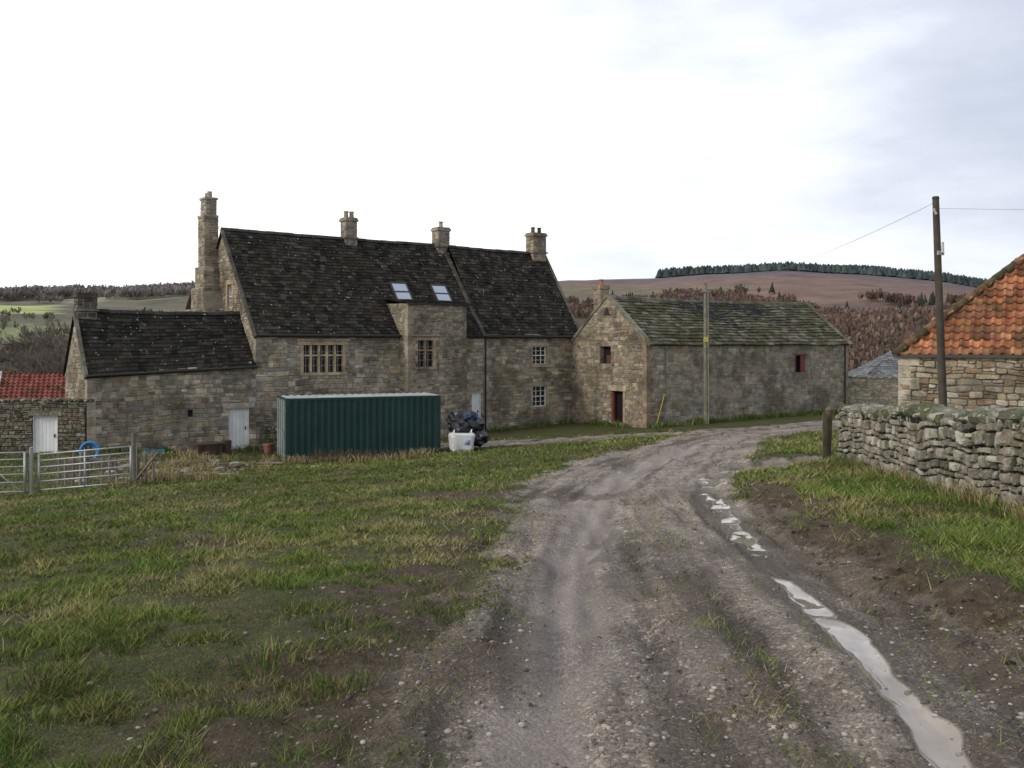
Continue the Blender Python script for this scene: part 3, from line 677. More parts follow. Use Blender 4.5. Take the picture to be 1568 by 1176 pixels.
def pantiles(mb, G, L, S, ok, tw=.25, thh=.3, t0=-.1):
    t = t0
    prof = [(0,.0),(.12,.045),(.25,.065),(.38,.045),(.5,.005),(.75,-.018),(1.,.0)]
    while t < S:
        h = min(thh, S-t); a = -.3
        while a < L:
            if ok(a+tw/2, t+h/2):
                j = R.uniform(-.015,.015); k = R.uniform(0,.018); vs = []
                for q, hh_ in ((t+j, .045+k), (t+h+.03, .0)):
                    for (pa, ph) in prof: vs.append(G(a+pa*tw, q, ph+hh_))
                for (pa, ph) in prof: vs.append(G(a+pa*tw, t+j, ph+.02+k))
                n = len(prof); mb.add(vs, [(i,i+1,n+i+1,n+i) for i in range(n-1)]+[(2*n+i,2*n+i+1,i+1,i) for i in range(n-1)], pick(TP,.28))
            a += tw
        t += h
hS = zrS-zeS; SS_ = math.hypot(wS, hS); cs_, sn_ = wS/SS_, hS/SS_
GS = lambda a, t, q: Sd.p(a, t*cs_-q*sn_, zeS+t*sn_+q*cs_)
GSb = lambda a, t, q: Sd.p(a, 2*wS-t*cs_+q*sn_, zeS+t*sn_+q*cs_)
GSl = lambda a, t, q: Sd.p(t*cs_-q*sn_, a, zeS+t*sn_+q*cs_)
pantiles(rf, GS, LS, SS_, lambda a, t: a > t*cs_-.12); pantiles(rf, GSb, LS, SS_, lambda a, t: a > t*cs_-.12)
pantiles(rf, GSl, 2*wS, SS_, lambda a, t: t*cs_-.12 < a < 2*wS-t*cs_+.12)
for g, L_ in ((GS, LS), (GSb, LS)): rf.add([g(-.15,-.15,-.02), g(L_,-.15,-.02), g(L_,SS_,-.02), g(wS,SS_,-.02)], [(0,1,2,3)], (.06,.04,.03))
rf.add([GSl(-.1,-.15,-.02),GSl(2*wS+.1,-.15,-.02),GSl(wS,SS_,-.02)],[(0,1,2)],(.06,.04,.03))
def hipline(p, q, step, r, col):
    p = Vector(p); q = Vector(q); d = q-p; n = int(d.length/step)
    for i in range(n):
        cyl(rf, p+d*(i/n), p+d*((i+1)/n)+d.normalized()*.03, r*1.08, r*.92, 8, pick(col,.2))
HT = [(.14,.09,.055),(.2,.11,.06),(.09,.075,.045)]
hipline(Sd.p(-.12,-.12,zeS-.02), Sd.p(wS,wS,zrS+.06), .38, .12, HT); hipline(Sd.p(wS,wS,zrS+.06), Sd.p(LS,wS,zrS+.06), .38, .12, HT)
hipline(Sd.p(-.12,2*wS+.12,zeS-.02), Sd.p(wS,wS,zrS+.06), .38, .12, HT)
fbox(tr, Sd.front(), -.15, LS, .02, .14, zeS-.12, zeS-.03, (.07,.06,.05))
wl.obj('walls', [M_STONE], shed); rf.obj('roof', [M_TILE], shed, True); tr.obj('eaves_board', [M_PAINT], shed)

# ------------------------------------------------------------------ boundary wall (dry stone)
wb = MB(); PD = [(.18,.162,.13),(.23,.207,.165),(.13,.12,.095),(.28,.25,.20),(.20,.167,.12),(.35,.33,.27)]
p0 = (6.83, 19.6); p1 = (5.2, 6.4)
Wf = Fr(p0[0], p0[1], p1[0]-p0[0], p1[1]-p0[1]); LW = math.hypot(p1[0]-p0[0], p1[1]-p0[1])
zbW = lambda a: float(np.interp(a, [0, 9.4, 14], [-.98, -.42, -.15])); ztW = lambda a: zbW(a)+1.12+.03*math.sin(a*1.7)
def Wfront(a, d, z): return Wf.p(a, -d, z)
def Wback(a, d, z): return Wf.p(a, .42+d, z)
def Wsl(F): return lambda a, d, z: F(a, d, z+zbW(a)+.025*math.sin(a*1.1)+.015*math.sin(a*3.1))
for F_, rn in ((Wfront, True), (Wback, False)):
    wall(wb, Wsl(F_), LW, lambda a: -.25, lambda a: 1.12, [], PD, ch=(.085,.19), sl=(.1,.32), dep=.06, rnd=rn, mort=(.025,.022,.018), wob=.03, gap=.008)
wall(wb, Wf.left(0), .42, -1.1, .14, [], PD, dep=.04, rnd=True, mort=(.035,.03,.024))
for i in range(30): 
    a0_, a1_ = LW*i/30, LW*(i+1)/30
    wb.add([Wf.p(a0_,0,zbW(a0_)+1.12),Wf.p(a1_,0,zbW(a1_)+1.12),Wf.p(a1_,.42,zbW(a1_)+1.12),Wf.p(a0_,.42,zbW(a0_)+1.12)],[(0,1,2,3)],(.07,.065,.05))
a = .1; th0 = math.atan2(Wf.u[1], Wf.u[0])
while a < LW:
    l = R.uniform(.13,.32); p = Wf.p(a+l/2, .2+R.uniform(-.04,.04), ztW(a)+.05+R.uniform(-.02,.02))
    rock(wb, p, (l*.54, .27*R.uniform(.8,1.1), R.uniform(.06,.13), th0+R.uniform(-.25,.25)), pick([(.15,.14,.11),(.11,.12,.07),(.22,.21,.17),(.09,.10,.05),(.28,.27,.23)], .25), .5, 2); a += l*.9
wb.obj('boundary_wall', [M_DRY])
gp = MB(); Fp = Fr(6.72, 19.75, 1, 0)
cyl(gp, (6.66,19.85,-1.1), (6.70,19.85,.20), .085,.08,8,(.12,.095,.06)); cyl(gp,(6.70,19.85,.18),(6.7,19.85,.24),.09,.05,8,(.14,.12,.07)); fbox(gp, Fp.front(), -.2, -.12, .02,.08, -1.0,.12,(.10,.08,.05)); 
gp.obj('gate_post', [M_WOOD])

# ------------------------------------------------------------------ poles and wires
pl = MB(); pb = (10.15,22.0,-1.3); pt = (9.93,22.0,4.98)
cyl(pl, pb, pt, .10,.075,12,(.075,.06,.045)); cyl(pl, pt, (9.93,22,5.03), .085,.07,12,(.05,.045,.04))
fbox(pl, Fr(9.93,22,.9,.3).front(), -.02,.14,.06,.12,3.65,3.75,(.35,.35,.35)); cyl(pl,(10.05,21.9,3.7),(10.05,21.9,3.95),.035,.03,8,(.5,.5,.5)); cyl(pl,(9.9,21.9,4.6),(9.83,21.88,4.72),.03,.03,8,(.5,.5,.5))
cyl(pl,(10.03,21.9,2.4),(10.13,21.9,-1),.02,.02,6,(.04,.04,.04))
pl.obj('utility_pole', [M_WOOD])
pl = MB(); cyl(pl, (9.95,48.2,-2.9), (9.93,48.2,4.6), .12,.085,12,(.19,.18,.13)); cyl(pl,(9.93,48.2,4.6),(9.93,48.2,4.66),.09,.06,12,(.1,.1,.08))
fbox(pl, Fr(9.93,48.2,1,0).front(), -.12,.12,.11,.13,1.65,1.9,(.5,.42,.08)); fbox(pl, Fr(9.93,48.2,1,0).front(), -.22,.22,.09,.13,4.2,4.28,(.2,.2,.2)); cyl(pl,(10.07,48.1,-2.6),(10.05,48.1,4.2),.03,.03,6,(.22,.22,.2))
pl.obj('utility_pole', [M_WOOD])
wr = MB()
def wire(p, q, sag, r=.012):
    p = Vector(p); q = Vector(q); pr = p
    for i in range(1, 25):
        t = i/24; c_ = p.lerp(q, t); c_.z -= sag*4*t*(1-t); cyl(wr, pr, c_, r, r, 4, (.16,.16,.16), caps=False); pr = c_
wire((9.93,22,4.9),(9.93,48.2,4.5),.4,.005); wire((9.93,22,4.75),(40,17,4.7),.3,.004)
wr.obj('overhead_wire', [M_PAINT])

# ------------------------------------------------------------------ shipping container
K = Fr(-8.8, 36.5, .928, .372); LC, WC, HC = 6.3, 2.44, 2.45; zc = -3.02
ct = MB(); GR = (.014,.045,.04); 
fb = K.back(0)
def kb(a0,a1,m0,m1,z0,z1,col=GR): fbox(ct, fb, a0,a1,m0,m1,zc+z0,zc+z1,col)
for a in (0, LC-.12):
    for m in (0, WC-.12): kb(a,a+.12,m,m+.12,0,HC)
for m in (.005, WC-.085): kb(.12,LC-.12,m,m+.08,.0,.14); kb(.12,LC-.12,m,m+.08,HC-.1,HC-.01)
for a in (.005, LC-.085): kb(a,a+.08,.12,WC-.12,0,.12); kb(a,a+.08,.12,WC-.12,HC-.1,HC-.005)
def corr(F, L, d0, z0, z1, col, p=.26, dep=.045):
    a = .12; pts = [(a, d0)]
    while a+p < L-.12:
        pts += [(a+p*.32, d0), (a+p*.45, d0-dep), (a+p*.82, d0-dep), (a+p, d0)]; a += p
    pts.append((L-.12, d0))
    for (a0,da),(a1,db) in zip(pts[:-1], pts[1:]): ct.add([F(a0,da,z0),F(a1,db,z0),F(a1,db,z1),F(a0,da,z1)],[(0,1,2,3)],col)
corr(K.front(), LC, -.012, zc+.12, zc+HC-.08, GR); corr(K.back(WC), LC, -.012, zc+.12, zc+HC-.08, GR); corr(K.right(LC), WC, -.012, zc+.12, zc+HC-.08, GR)
a = .1; 
while a < LC-.1:
    e = min(a+.3, LC-.1); ct.add([fb(a,.05,zc+HC-.02),fb(e,.05,zc+HC-.02),fb(e,WC-.05,zc+HC-.02),fb(a,WC-.05,zc+HC-.02)],[(0,1,2,3)],(.36,.39,.38)); kb(a+.08,a+.2,.12,WC-.12,HC-.018,HC+.005,(.40,.43,.42)); a = e
kb(0,LC,0,.05,HC-.008,HC+.012,(.25,.33,.31)); 
ct.add([fb(.02,.02,zc+.08),fb(LC-.02,.02,zc+.08),fb(LC-.02,WC-.02,zc+.08),fb(.02,WC-.02,zc+.08)],[(0,1,2,3)],(.05,.04,.03))
DG = (.13,.18,.17); Lf = K.left()
for (m0,m1) in ((.13,1.21),(1.23,WC-.13)):
    fbox(ct, Lf, m0,m1,-.06,-.02,zc+.13,zc+HC-.11,DG)
    for q in (.28,.78):
        mm = m0+q*(m1-m0); cyl(ct, Lf(mm,.02,zc+.06), Lf(mm,.02,zc+HC-.06), .02,.02,8,(.35,.36,.35)); fbox(ct, Lf, mm-.05,mm+.05,-.02,.045,zc+.35,zc+.42,(.3,.3,.3)); fbox(ct, Lf, mm-.05,mm+.05,-.02,.045,zc+1.9,zc+1.97,(.3,.3,.3)); fbox(ct, Lf, mm-.03,mm+.3,.02,.05,zc+1.05,zc+1.09,(.3,.3,.3))
    for q in (.3,.9,1.5,2.1): fbox(ct, Lf, m0 if m0 < 1 else m1-.03, m0+.03 if m0 < 1 else m1,-.03,.0,zc+q,zc+q+.1,GR)
ct.obj('shipping_container', [M_CONT])

# ------------------------------------------------------------------ bulk bag + black covered pile
g = gz1(-1.95,38.2)
bag = MB(); Fb = Fr(-2.42,37.9,.96,.25).front()
V, Fs = ico(4); q = np.sign(V)*np.abs(V)**.3; k = 1+.15*(fbm(V[:,0]*4+V[:,2]*3, V[:,1]*4+V[:,2]*2, .8, 3, 4)-.5)*2; q = q*k[:,None]
vv = [Fb(.48+p[0]*.46*(1+.08*p[2]), -.45+p[1]*.42, g+.38+p[2]*.38) for p in q]
bag.add(vv, [tuple(f) for f in Fs.tolist()], (.62,.62,.60))
fbox(bag, Fb, .52,.74,-.02,.0,g+.32,g+.5,(.25,.32,.46))
for x in (.08,.8): cyl(bag, Fb(x,-.1,g+.7), Fb(x+.08,-.3,g+.9), .02,.02,6,(.7,.7,.7)); cyl(bag, Fb(x+.08,-.3,g+.9), Fb(x,-.5,g+.7), .02,.02,6,(.7,.7,.7))
bag.obj('bulk_bag', [M_PAINT], smooth=True)
M_BAG = attrmat('black_plastic', .2, 4, 12, .5, .35, spec=.5)
pbg = MB()
for i,(x,y,z,s) in enumerate([(-2.1,38.9,.95,.55),(-1.65,39.1,1.0,.5),(-2.2,39.2,1.25,.5),(-1.45,38.9,.5,.5),(-1.95,39.3,.5,.65),(-1.8,39.1,1.3,.4)]):
    V, Fs = ico(3); k = 1+.7*(fbm(V[:,0]*3+V[:,2]*4+i*9, V[:,1]*4+V[:,2], .5, 3+i, 4)-.5)
    pbg.add([(x+p[0]*s*kk, y+p[1]*s*kk, g+z+p[2]*s*.7*kk) for p, kk in zip(V, k)], [tuple(f) for f in Fs.tolist()], (.012,.012,.014) if i not in (5,) else (.015,.03,.07))
pbg.obj('black_bag_pile', [M_BAG])

# ------------------------------------------------------------------ garden wall + door at left
gw = MB(); Gf = Fr(-30, 35.6, 13.3, 1.15); LG = math.hypot(13.3,1.15)
opg = [(LG-2.0,LG-1.05,-2.85,-1.25)]
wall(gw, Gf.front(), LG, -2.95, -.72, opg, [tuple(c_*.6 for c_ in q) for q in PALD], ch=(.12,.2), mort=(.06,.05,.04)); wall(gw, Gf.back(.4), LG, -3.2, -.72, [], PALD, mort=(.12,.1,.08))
a = 0
while a < LG:
    l = R.uniform(.3,.5); p = Gf.p(a+l/2,.2,-.66); rock(gw, p, (l*.52,.27,.09,math.atan2(1.15,13.3)), pick([(.10,.10,.07),(.13,.12,.09)]), .25); a += l
fbox(gw, Gf.front(), LG-2.15, LG-.9, 0,.04,-1.25,-1.05,(.2,.18,.14)); gw.obj('garden_wall', [M_DRY])
gd = MB(); door(gd, Gf.front(), opg[0], planks=6); gd.obj('garden_door', [M_PAINT])

# wall beyond barn + slate outbuilding
fw = MB(); f3 = Fr(19.9, 56.3, 8.5, .6); wall(fw, f3.front(), 9, -3.0, -.55, [], PB, ch=(.15,.2)); wall(fw, f3.back(.4), 9, -3.0, -.55, [], PB)
a = 0
while a < 9:
    l = R.uniform(.3,.55); rock(fw, f3.p(a+l/2,.2,-.5), (l*.52,.28,.08,.1), pick([(.2,.19,.14),(.14,.15,.09)]), .25); a += l
fw.obj('yard_wall', [M_DRY])
ob = empty('slate_outbuilding'); wl, rf = MB(), MB()
f4 = Fr(25.5, 68, .99, -.1); w4, L4, ze4, zr4 = 3.0, 9, -.9, 1.15
wall(wl, f4.front(), L4, -3.2, ze4, [], PALD); wall(wl, f4.left(), 2*w4, -3.2, ze4, [], PALD); wall(wl, f4.back(2*w4), L4, -3.2, ze4, [], PALD)
SG = [(.15,.155,.16),(.18,.185,.19),(.13,.135,.14)]
S4 = math.hypot(w4, zr4-ze4); c4, s4 = w4/S4, (zr4-ze4)/S4
g4 = lambda a,t,q: f4.p(a, t*c4-q*s4, ze4+t*s4+q*c4); g4b = lambda a,t,q: f4.p(a, 2*w4-t*c4+q*s4, ze4+t*s4+q*c4); g4l = lambda a,t,q: f4.p(t*c4-q*s4, a, ze4+t*s4+q*c4)
slates(rf, g4, L4, S4, .3,.25,SG,cut=(lambda a,t: a > t*c4-.05,[g4(-.1,-.1,-.03),g4(L4,-.1,-.03),g4(L4,S4,-.03),g4(w4,S4,-.03)]),t0=-.1,a0=-.1,base=(.15,.16,.17))
slates(rf, g4b, L4, S4, .3,.25,SG,cut=(lambda a,t: a > t*c4-.05,[g4b(-.1,-.1,-.03),g4b(L4,-.1,-.03),g4b(L4,S4,-.03),g4b(w4,S4,-.03)]),t0=-.1,a0=-.1)
slates(rf, g4l, 2*w4, S4, .3,.25,SG,cut=(lambda a,t: t*c4 < a < 2*w4-t*c4,[g4l(-.1,-.1,-.03),g4l(2*w4+.1,-.1,-.03),g4l(w4,S4,-.03)]),t0=-.1)
wl.obj('walls', [M_STONE], ob); rf.obj('roof', [M_SLATE], ob)

# red roofed outbuilding at far left
ob = empty('red_roof_outbuilding'); wl, rf = MB(), MB()
f5 = Fr(-27.4, 50, .93, .36); w5, L5, ze5, zr5 = 2.2, 3.9, -1.6, -.1
wall(wl, f5.front(), L5, -4.5, ze5, [], PALD); wall(wl, f5.left(), 2*w5, -4.5, gable_top(w5,ze5,zr5), [], [(.45,.43,.4),(.4,.38,.35)], brk=(w5,)); wall(wl, f5.right(L5), 2*w5, -4.5, gable_top(w5,ze5,zr5), [], PALD, brk=(w5,)); wall(wl, f5.back(2*w5), L5, -4.5, ze5, [], PALD)
G5, S5 = slopeG(f5, L5, w5, ze5, zr5, sag=0); G5b, S5 = slopeG(f5, L5, w5, ze5, zr5, back=True, sag=0)
TP = [(.25,.085,.065),(.28,.10,.08),(.22,.075,.055)]
for g_ in (G5, G5b): pantiles(rf, g_, L5, S5, lambda a,t: a > -.1); rf.add([g_(-.1,-.1,-.03),g_(L5,-.1,-.03),g_(L5,S5,-.03),g_(-.1,S5,-.03)],[(0,1,2,3)],(.1,.04,.03))
for g_ in (G5, G5b): coping(rf, g_, -.35, -.05, -.2, S5+.03, -.05, .12, (.5,.5,.48), step=3)
wl.obj('walls', [M_STONE], ob); rf.obj('roof', [M_TILE], ob)

# ------------------------------------------------------------------ field gate, hurdle, posts, pallets, hose
fg = MB(); GC = (.42,.44,.45)
def field_gate(mb, p, q, h, bars=6, brace=True):
    p = np.array(p, float); q = np.array(q, float)
    def pt(t, k): 
        v = p+(q-p)*t; return (v[0], v[1], v[2]+h*k)
    cyl(mb, pt(0,0), pt(0,1), .028,.028,8,GC); cyl(mb, pt(1,0), pt(1,1), .028,.028,8,GC)
    ks = np.linspace(.04,1,bars)**.85
    for k in ks: cyl(mb, pt(0,k), pt(1,k), .018,.018,8,GC)
    if brace: cyl(mb, pt(.5,.04), pt(.5,1), .015,.015,6,GC); cyl(mb, pt(.02,.04), pt(.5,1), .014,.014,6,GC); cyl(mb, pt(.98,.04), pt(.5,1), .014,.014,6,GC)
def gp3(x, y, o=0): return (x, y, gz1(x,y)+o)
field_gate(fg, gp3(-15.6,24.9,.05), gp3(-12.72,24.5,.05), 1.1); fg.obj('field_gate', [M_METAL], smooth=True)
fg = MB(); field_gate(fg, gp3(-12.45,24.7,.05), gp3(-9.95,24.5,.05), 1.0, 6, False)
cyl(fg, gp3(-11.2,24.6,.05), gp3(-11.2,24.6,1.05), .02,.02,6,GC); fg.obj('sheep_hurdle', [M_METAL], smooth=True)
fg = MB(); cyl(fg, gp3(-12.6,24.6,-.2), gp3(-12.6,24.6,1.25), .05,.05,8,(.35,.35,.33)); fg.obj('gate_post', [M_METAL])
fg = MB(); cyl(fg, gp3(-9.82,24.4,-.2), gp3(-9.84,24.4,1.4), .06,.055,8,(.16,.14,.11)); fg.obj('gate_post', [M_WOOD])
pk = MB(); Fk = Fr(-12.75,26.4,2.9,-.2).front(); zk = gz1(-11.6,26.3)
for i in range(14):
    a = i*.21; hk = R.uniform(.75,1.0); tl = R.uniform(-.03,.03)
    if R.random() < .85: cyl(pk, Fk(a,0,zk), Fk(a+tl,0,zk+hk), .04,.035,5,jc((.2,.175,.14),.25))
for z in (.25,.7): fbox(pk, Fk, -.1,2.95,-.06,-.002,zk+z,zk+z+.07,(.17,.15,.12))
fbox(pk, Fk, 2.2,2.3,.03,.06,zk,zk+1.1,(.22,.19,.15)); cyl(pk, Fk(2.1,.05,zk), Fk(2.9,.05,zk+.95), .035,.035,6,(.2,.17,.13)); pk.obj('picket_fence', [M_WOOD])
bpy.ops.mesh.primitive_torus_add(major_radius=.27, minor_radius=.045, location=(-14.25,31.6,gz1(-14.25,31.6)+.62), rotation=(1.35,0,.1), major_segments=40, minor_segments=8)
o = bpy.context.object; o.name = 'coiled_hose'
hm, nt, bs = newmat('blue_hose'); bs.inputs['Base Color'].default_value = (.02,.16,.36,1); bs.inputs['Roughness'].default_value = .5; o.data.materials.append(hm)
for k, dz in enumerate((-.06,.06)):
    o2 = bpy.data.objects.new('hose_loop', o.data.copy()); C.objects.link(o2); o2.parent = o; o2.location = (.04*k,.03,dz); o2.scale = (1.08,1.12,1); o2.rotation_euler = (.08,.06*k,0)
hp = MB(); cyl(hp, gp3(-14.25,31.75,-.1), gp3(-14.25,31.75,1.0), .05,.045,7,(.16,.13,.1)); hp.obj('fence_post', [M_WOOD])
tb = MB(); Ft = Fr(-14.5,36.9,.8,.55).front(); zt_ = gz1(-14.2,37)
fbox(tb, Ft, 0,.75,0,.4,zt_,zt_+.06,(.04,.2,.24)); 
for (p,q,r,s) in ((0,.05,0,.4),(.7,.75,0,.4),(.05,.7,0,.05),(.05,.7,.35,.4)): fbox(tb, Ft, p,q,r,s,zt_+.06,zt_+.2,(.04,.2,.24))
tb.obj('water_trough', [M_PAINT])
rd_ = MB(); Fq = Fr(-13.0,38.3,.8,.6).front(); zq = gz1(-12.7,38.2)
fbox(rd_, Fq, 0,1.0,0,.6,zq,zq+.4,(.07,.045,.035)); fbox(rd_, Fq, -.05,1.05,-.03,.63,zq+.4,zq+.45,(.09,.055,.04))
for x in (0.2,.5,.8): fbox(rd_, Fq, x-.02,x+.02,.6,.63,zq,zq+.4,(.05,.03,.02))
cyl(rd_, Fq(1.3,.2,zq), Fq(1.3,.2,zq+.5), .2,.2,14,(.08,.05,.035)); rd_.obj('rusty_feed_trough', [M_WOOD])
pp = MB(); zq = gz1(-10.35,39.6); cyl(pp, (-10.3,39.7,zq), (-10.3,39.7,zq+.42), .16,.22,14,(.25,.12,.08)); cyl(pp, (-10.3,39.7,zq+.36), (-10.3,39.7,zq+.43), .24,.24,14,(.25,.12,.08))
for i in range(260):
    a = R.uniform(0,6.28); r = R.uniform(.02,.38); z = zq+.45+R.uniform(0,.65); x = -10.3+math.cos(a)*r; y = 39.7+math.sin(a)*r; s = .07
    pp.add([(x,y,z),(x+R.uniform(-s,s),y+R.uniform(-s,s),z+s),(x+R.uniform(-s,s),y+R.uniform(-s,s),z)], [(0,1,2)], jc((.04,.07,.02),.4))
pp.obj('potted_plant', [M_LEAF])
rk = MB()
for i in range(60):
    x = R.uniform(-13.6,-9.0); y = R.uniform(28,36); s = R.uniform(.05,.2); rock(rk, (x,y,gz1(x,y)+s*.2), (s*1.3,s,s*.6), pick([(.3,.26,.2),(.4,.36,.3),(.2,.17,.13),(.1,.08,.06)]), .5)
rk.obj('rubble_stones', [M_STONE])
lg = MB()
for i in range(16):
    x = R.uniform(-13.4,-9.2); y = R.uniform(27.5,35.5); a = R.uniform(-.6,.6); l = R.uniform(.4,1.1); z = gz1(x,y)+.06
    fbox(lg, Fr(x,y,math.cos(a),math.sin(a)).front(), 0,l,0,R.uniform(.05,.14),z,z+.04,pick([(.22,.18,.13),(.14,.11,.08),(.32,.28,.22)],.3))
lg.obj('scrap_timber', [M_WOOD])
def tufts(name, spots, col, hs=(.15,.4), nb=60, rad=.18, w=.012):
    mb = MB(); spots = list(spots); zs = gz(np.array([s_[0] for s_ in spots]), np.array([s_[1] for s_ in spots]))
    for (x, y), z in zip(spots, zs):
        k = R.uniform(.6,1.3)
        for i in range(int(nb*k)):
            a = R.uniform(0,6.28); r = rad*k*math.sqrt(R.random()); h = R.uniform(*hs)*k; b0 = (x+math.cos(a)*r, y+math.sin(a)*r)
            l = h*R.uniform(.2,.9); a2 = a+R.uniform(-.8,.8); b1 = R.uniform(0,3.14); dx, dy = math.cos(b1)*w, math.sin(b1)*w
            mx, my = b0[0]+math.cos(a2)*l*.35, b0[1]+math.sin(a2)*l*.35
            mb.add([(b0[0]-dx,b0[1]-dy,z-.02),(b0[0]+dx,b0[1]+dy,z-.02),(mx+dx*.7,my+dy*.7,z+h*.65),(mx-dx*.7,my-dy*.7,z+h*.65),(b0[0]+math.cos(a2)*l,b0[1]+math.sin(a2)*l,z+h*.9)],[(0,1,2,3),(3,2,4)],pick(col,.3))
    return mb.obj(name, [M_LEAF])
TAN = [(.34,.27,.14),(.27,.21,.11),(.2,.19,.07),(.40,.33,.19)]; GRN = [(.09,.145,.03),(.13,.17,.045),(.065,.095,.024)]
sp = [(-9.3+R.uniform(-.9,1.3), 25.3+R.uniform(-1.2,2.5)) for i in range(9)]+[(-10.9+R.uniform(-1.8,.8), 28+R.uniform(-1.5,5)) for i in range(22)]+[(R.uniform(-14,-9), R.uniform(33,37.5)) for i in range(18)]+[(R.uniform(-8.6,-2.9), 35.6+R.uniform(-.6,.4)) for i in range(22)]
tufts('dead_grass_tufts', sp, TAN, (.12,.36), 60, .22, .012)
sp = [Wf.p(a_, -R.uniform(.05,.35), 0)[:2] for a_ in np.arange(.3, LW, .22)]
tufts('verge_grass_tufts', sp, GRN+GRN+TAN[:2], (.05,.18), 50, .16, .005)
sp = [Wf.p(a_, -R.uniform(.1,.3), 0)[:2] for a_ in (5.2,5.5,7.6,8.3,8.5,9.9,10.2)]
tufts('dead_grass_tufts', sp, TAN, (.12,.3), 90, .2, .006)
sp = [(3.25+.35*math.sin(i*1.7)+(i*.42)*.09+R.uniform(0,2.0), 4.2+i*.28) for i in range(42)]
tufts('verge_grass_tufts', sp, GRN+GRN+TAN[2:3], (.03,.08), 50, .16, .0035)
sp = []
while len(sp) < 70:
    y = 4+14*R.random(); x = R.uniform(-.6*y, -.8)
    sp.append((x, y))
tufts('field_tussocks', sp, GRN+TAN[2:3]+GRN[:1], (.03,.085), 60, .13, .004)
sp = [H.p(R.uniform(-6.5,18.5), -R.uniform(.1,.5), 0)[:2] for i in range(60)]+[B.p(R.uniform(0,16), -R.uniform(.1,.8), 0)[:2] for i in range(70)]+[B.p(-R.uniform(.1,.5), R.uniform(0,5), 0)[:2] for i in range(12)]
tufts('wall_foot_weeds', sp, GRN+TAN[2:3]+GRN, (.12,.35), 40, .3, .02)
bm_ = MB()
for i in range(520):
    x = R.uniform(-7.6,-3.2); y = 35.9+R.uniform(-.3,.4); z = -3.02; h = R.uniform(.2,.6); cyl(bm_, (x,y,z), (x+R.uniform(-.3,.3),y+R.uniform(-.2,.2),z+h), .009,.004,3,jc((.11,.07,.045),.3), caps=False)
bm_.obj('bramble_stems', [M_WOOD])

# ------------------------------------------------------------------ bare trees at left + distant woods
def bare_tree(seed, H_):
    rg = random.Random(seed); mb = MB()
    def br(p, d, l, r, dep):
        q = p+d*l; cyl(mb, p, q, r, r*.68, 3 if dep > 1 else 6, jc((.10,.085,.065) if dep < 4 else (.14,.115,.095),.3), caps=False)
        if dep >= 6: return
        for k in range(3):
            nd = (d+Vector((rg.uniform(-1,1),rg.uniform(-1,1),rg.uniform(-.35,.6)))*(.62+.08*dep)).normalized(); br(p+d*l*rg.uniform(.6,1.0), nd, l*rg.uniform(.6,.85), max(r*.58,.02), dep+1)
    br(Vector((0,0,0)), Vector((0,0,1)), H_*.24, H_*.018, 0)
    zm = max(v[2] for v in mb.v); return mb, zm
tms = [bare_tree(s, 13) for s in (1,2,3)]
base = [t[0].obj('bare_tree', [M_WOOD]) for t in tms]
pos_ = [(-46,92,.8),(-42,86,3.4),(-51,102,1.4),(-40.5,79,1.6),(-37.6,76,3.2),(-35.4,72,1.0),(-50,108,2.2),(-34,69,1.6),(-31,63,1.0)]
for i, (x, y, tp) in enumerate(pos_):
    o = base[i] if i < 3 else bpy.data.objects.new('bare_tree', base[i % 3].data)
    if i >= 3: C.objects.link(o)
    zt0 = gz1(x, y)-.3; s = (tp+.5-zt0)/tms[i % 3][1]; o.location = (x,y,zt0); o.scale = (s*.85,s*.85,s); o.rotation_euler = (0,0,R.uniform(0,6))
n = 90000; nc = 100
cy_ = NR.uniform(62,110,nc); cx_ = cy_*NR.uniform(-.60,-.44,nc); cz = gz(cx_,cy_); rad = NR.uniform(.8,2.0,nc); idx = NR.randint(0,nc,n)
hgt_ = cz+rad*.6+NR.rand(nc)*np.maximum(0,(-2.2-cz))
dv = NR.randn(n,3); dv /= np.linalg.norm(dv,axis=1)[:,None]; rr_ = NR.rand(n)**.45
P_ = np.stack([cx_[idx],cy_[idx],hgt_[idx]],1)+dv*(rad[idx]*rr_)[:,None]*np.array([1.2,1.2,1.1])
t1 = NR.randn(n,3)*np.array([.1,.1,.2]); t2 = t1*.3+NR.randn(n,3)*.05
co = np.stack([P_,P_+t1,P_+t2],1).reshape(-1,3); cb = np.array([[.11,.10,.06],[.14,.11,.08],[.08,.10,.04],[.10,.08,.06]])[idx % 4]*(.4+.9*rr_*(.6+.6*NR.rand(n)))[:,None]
trimesh('hedgerow_scrub', co, np.arange(3*n).reshape(-1,3), np.repeat(cb,3,axis=0), M_LEAF)
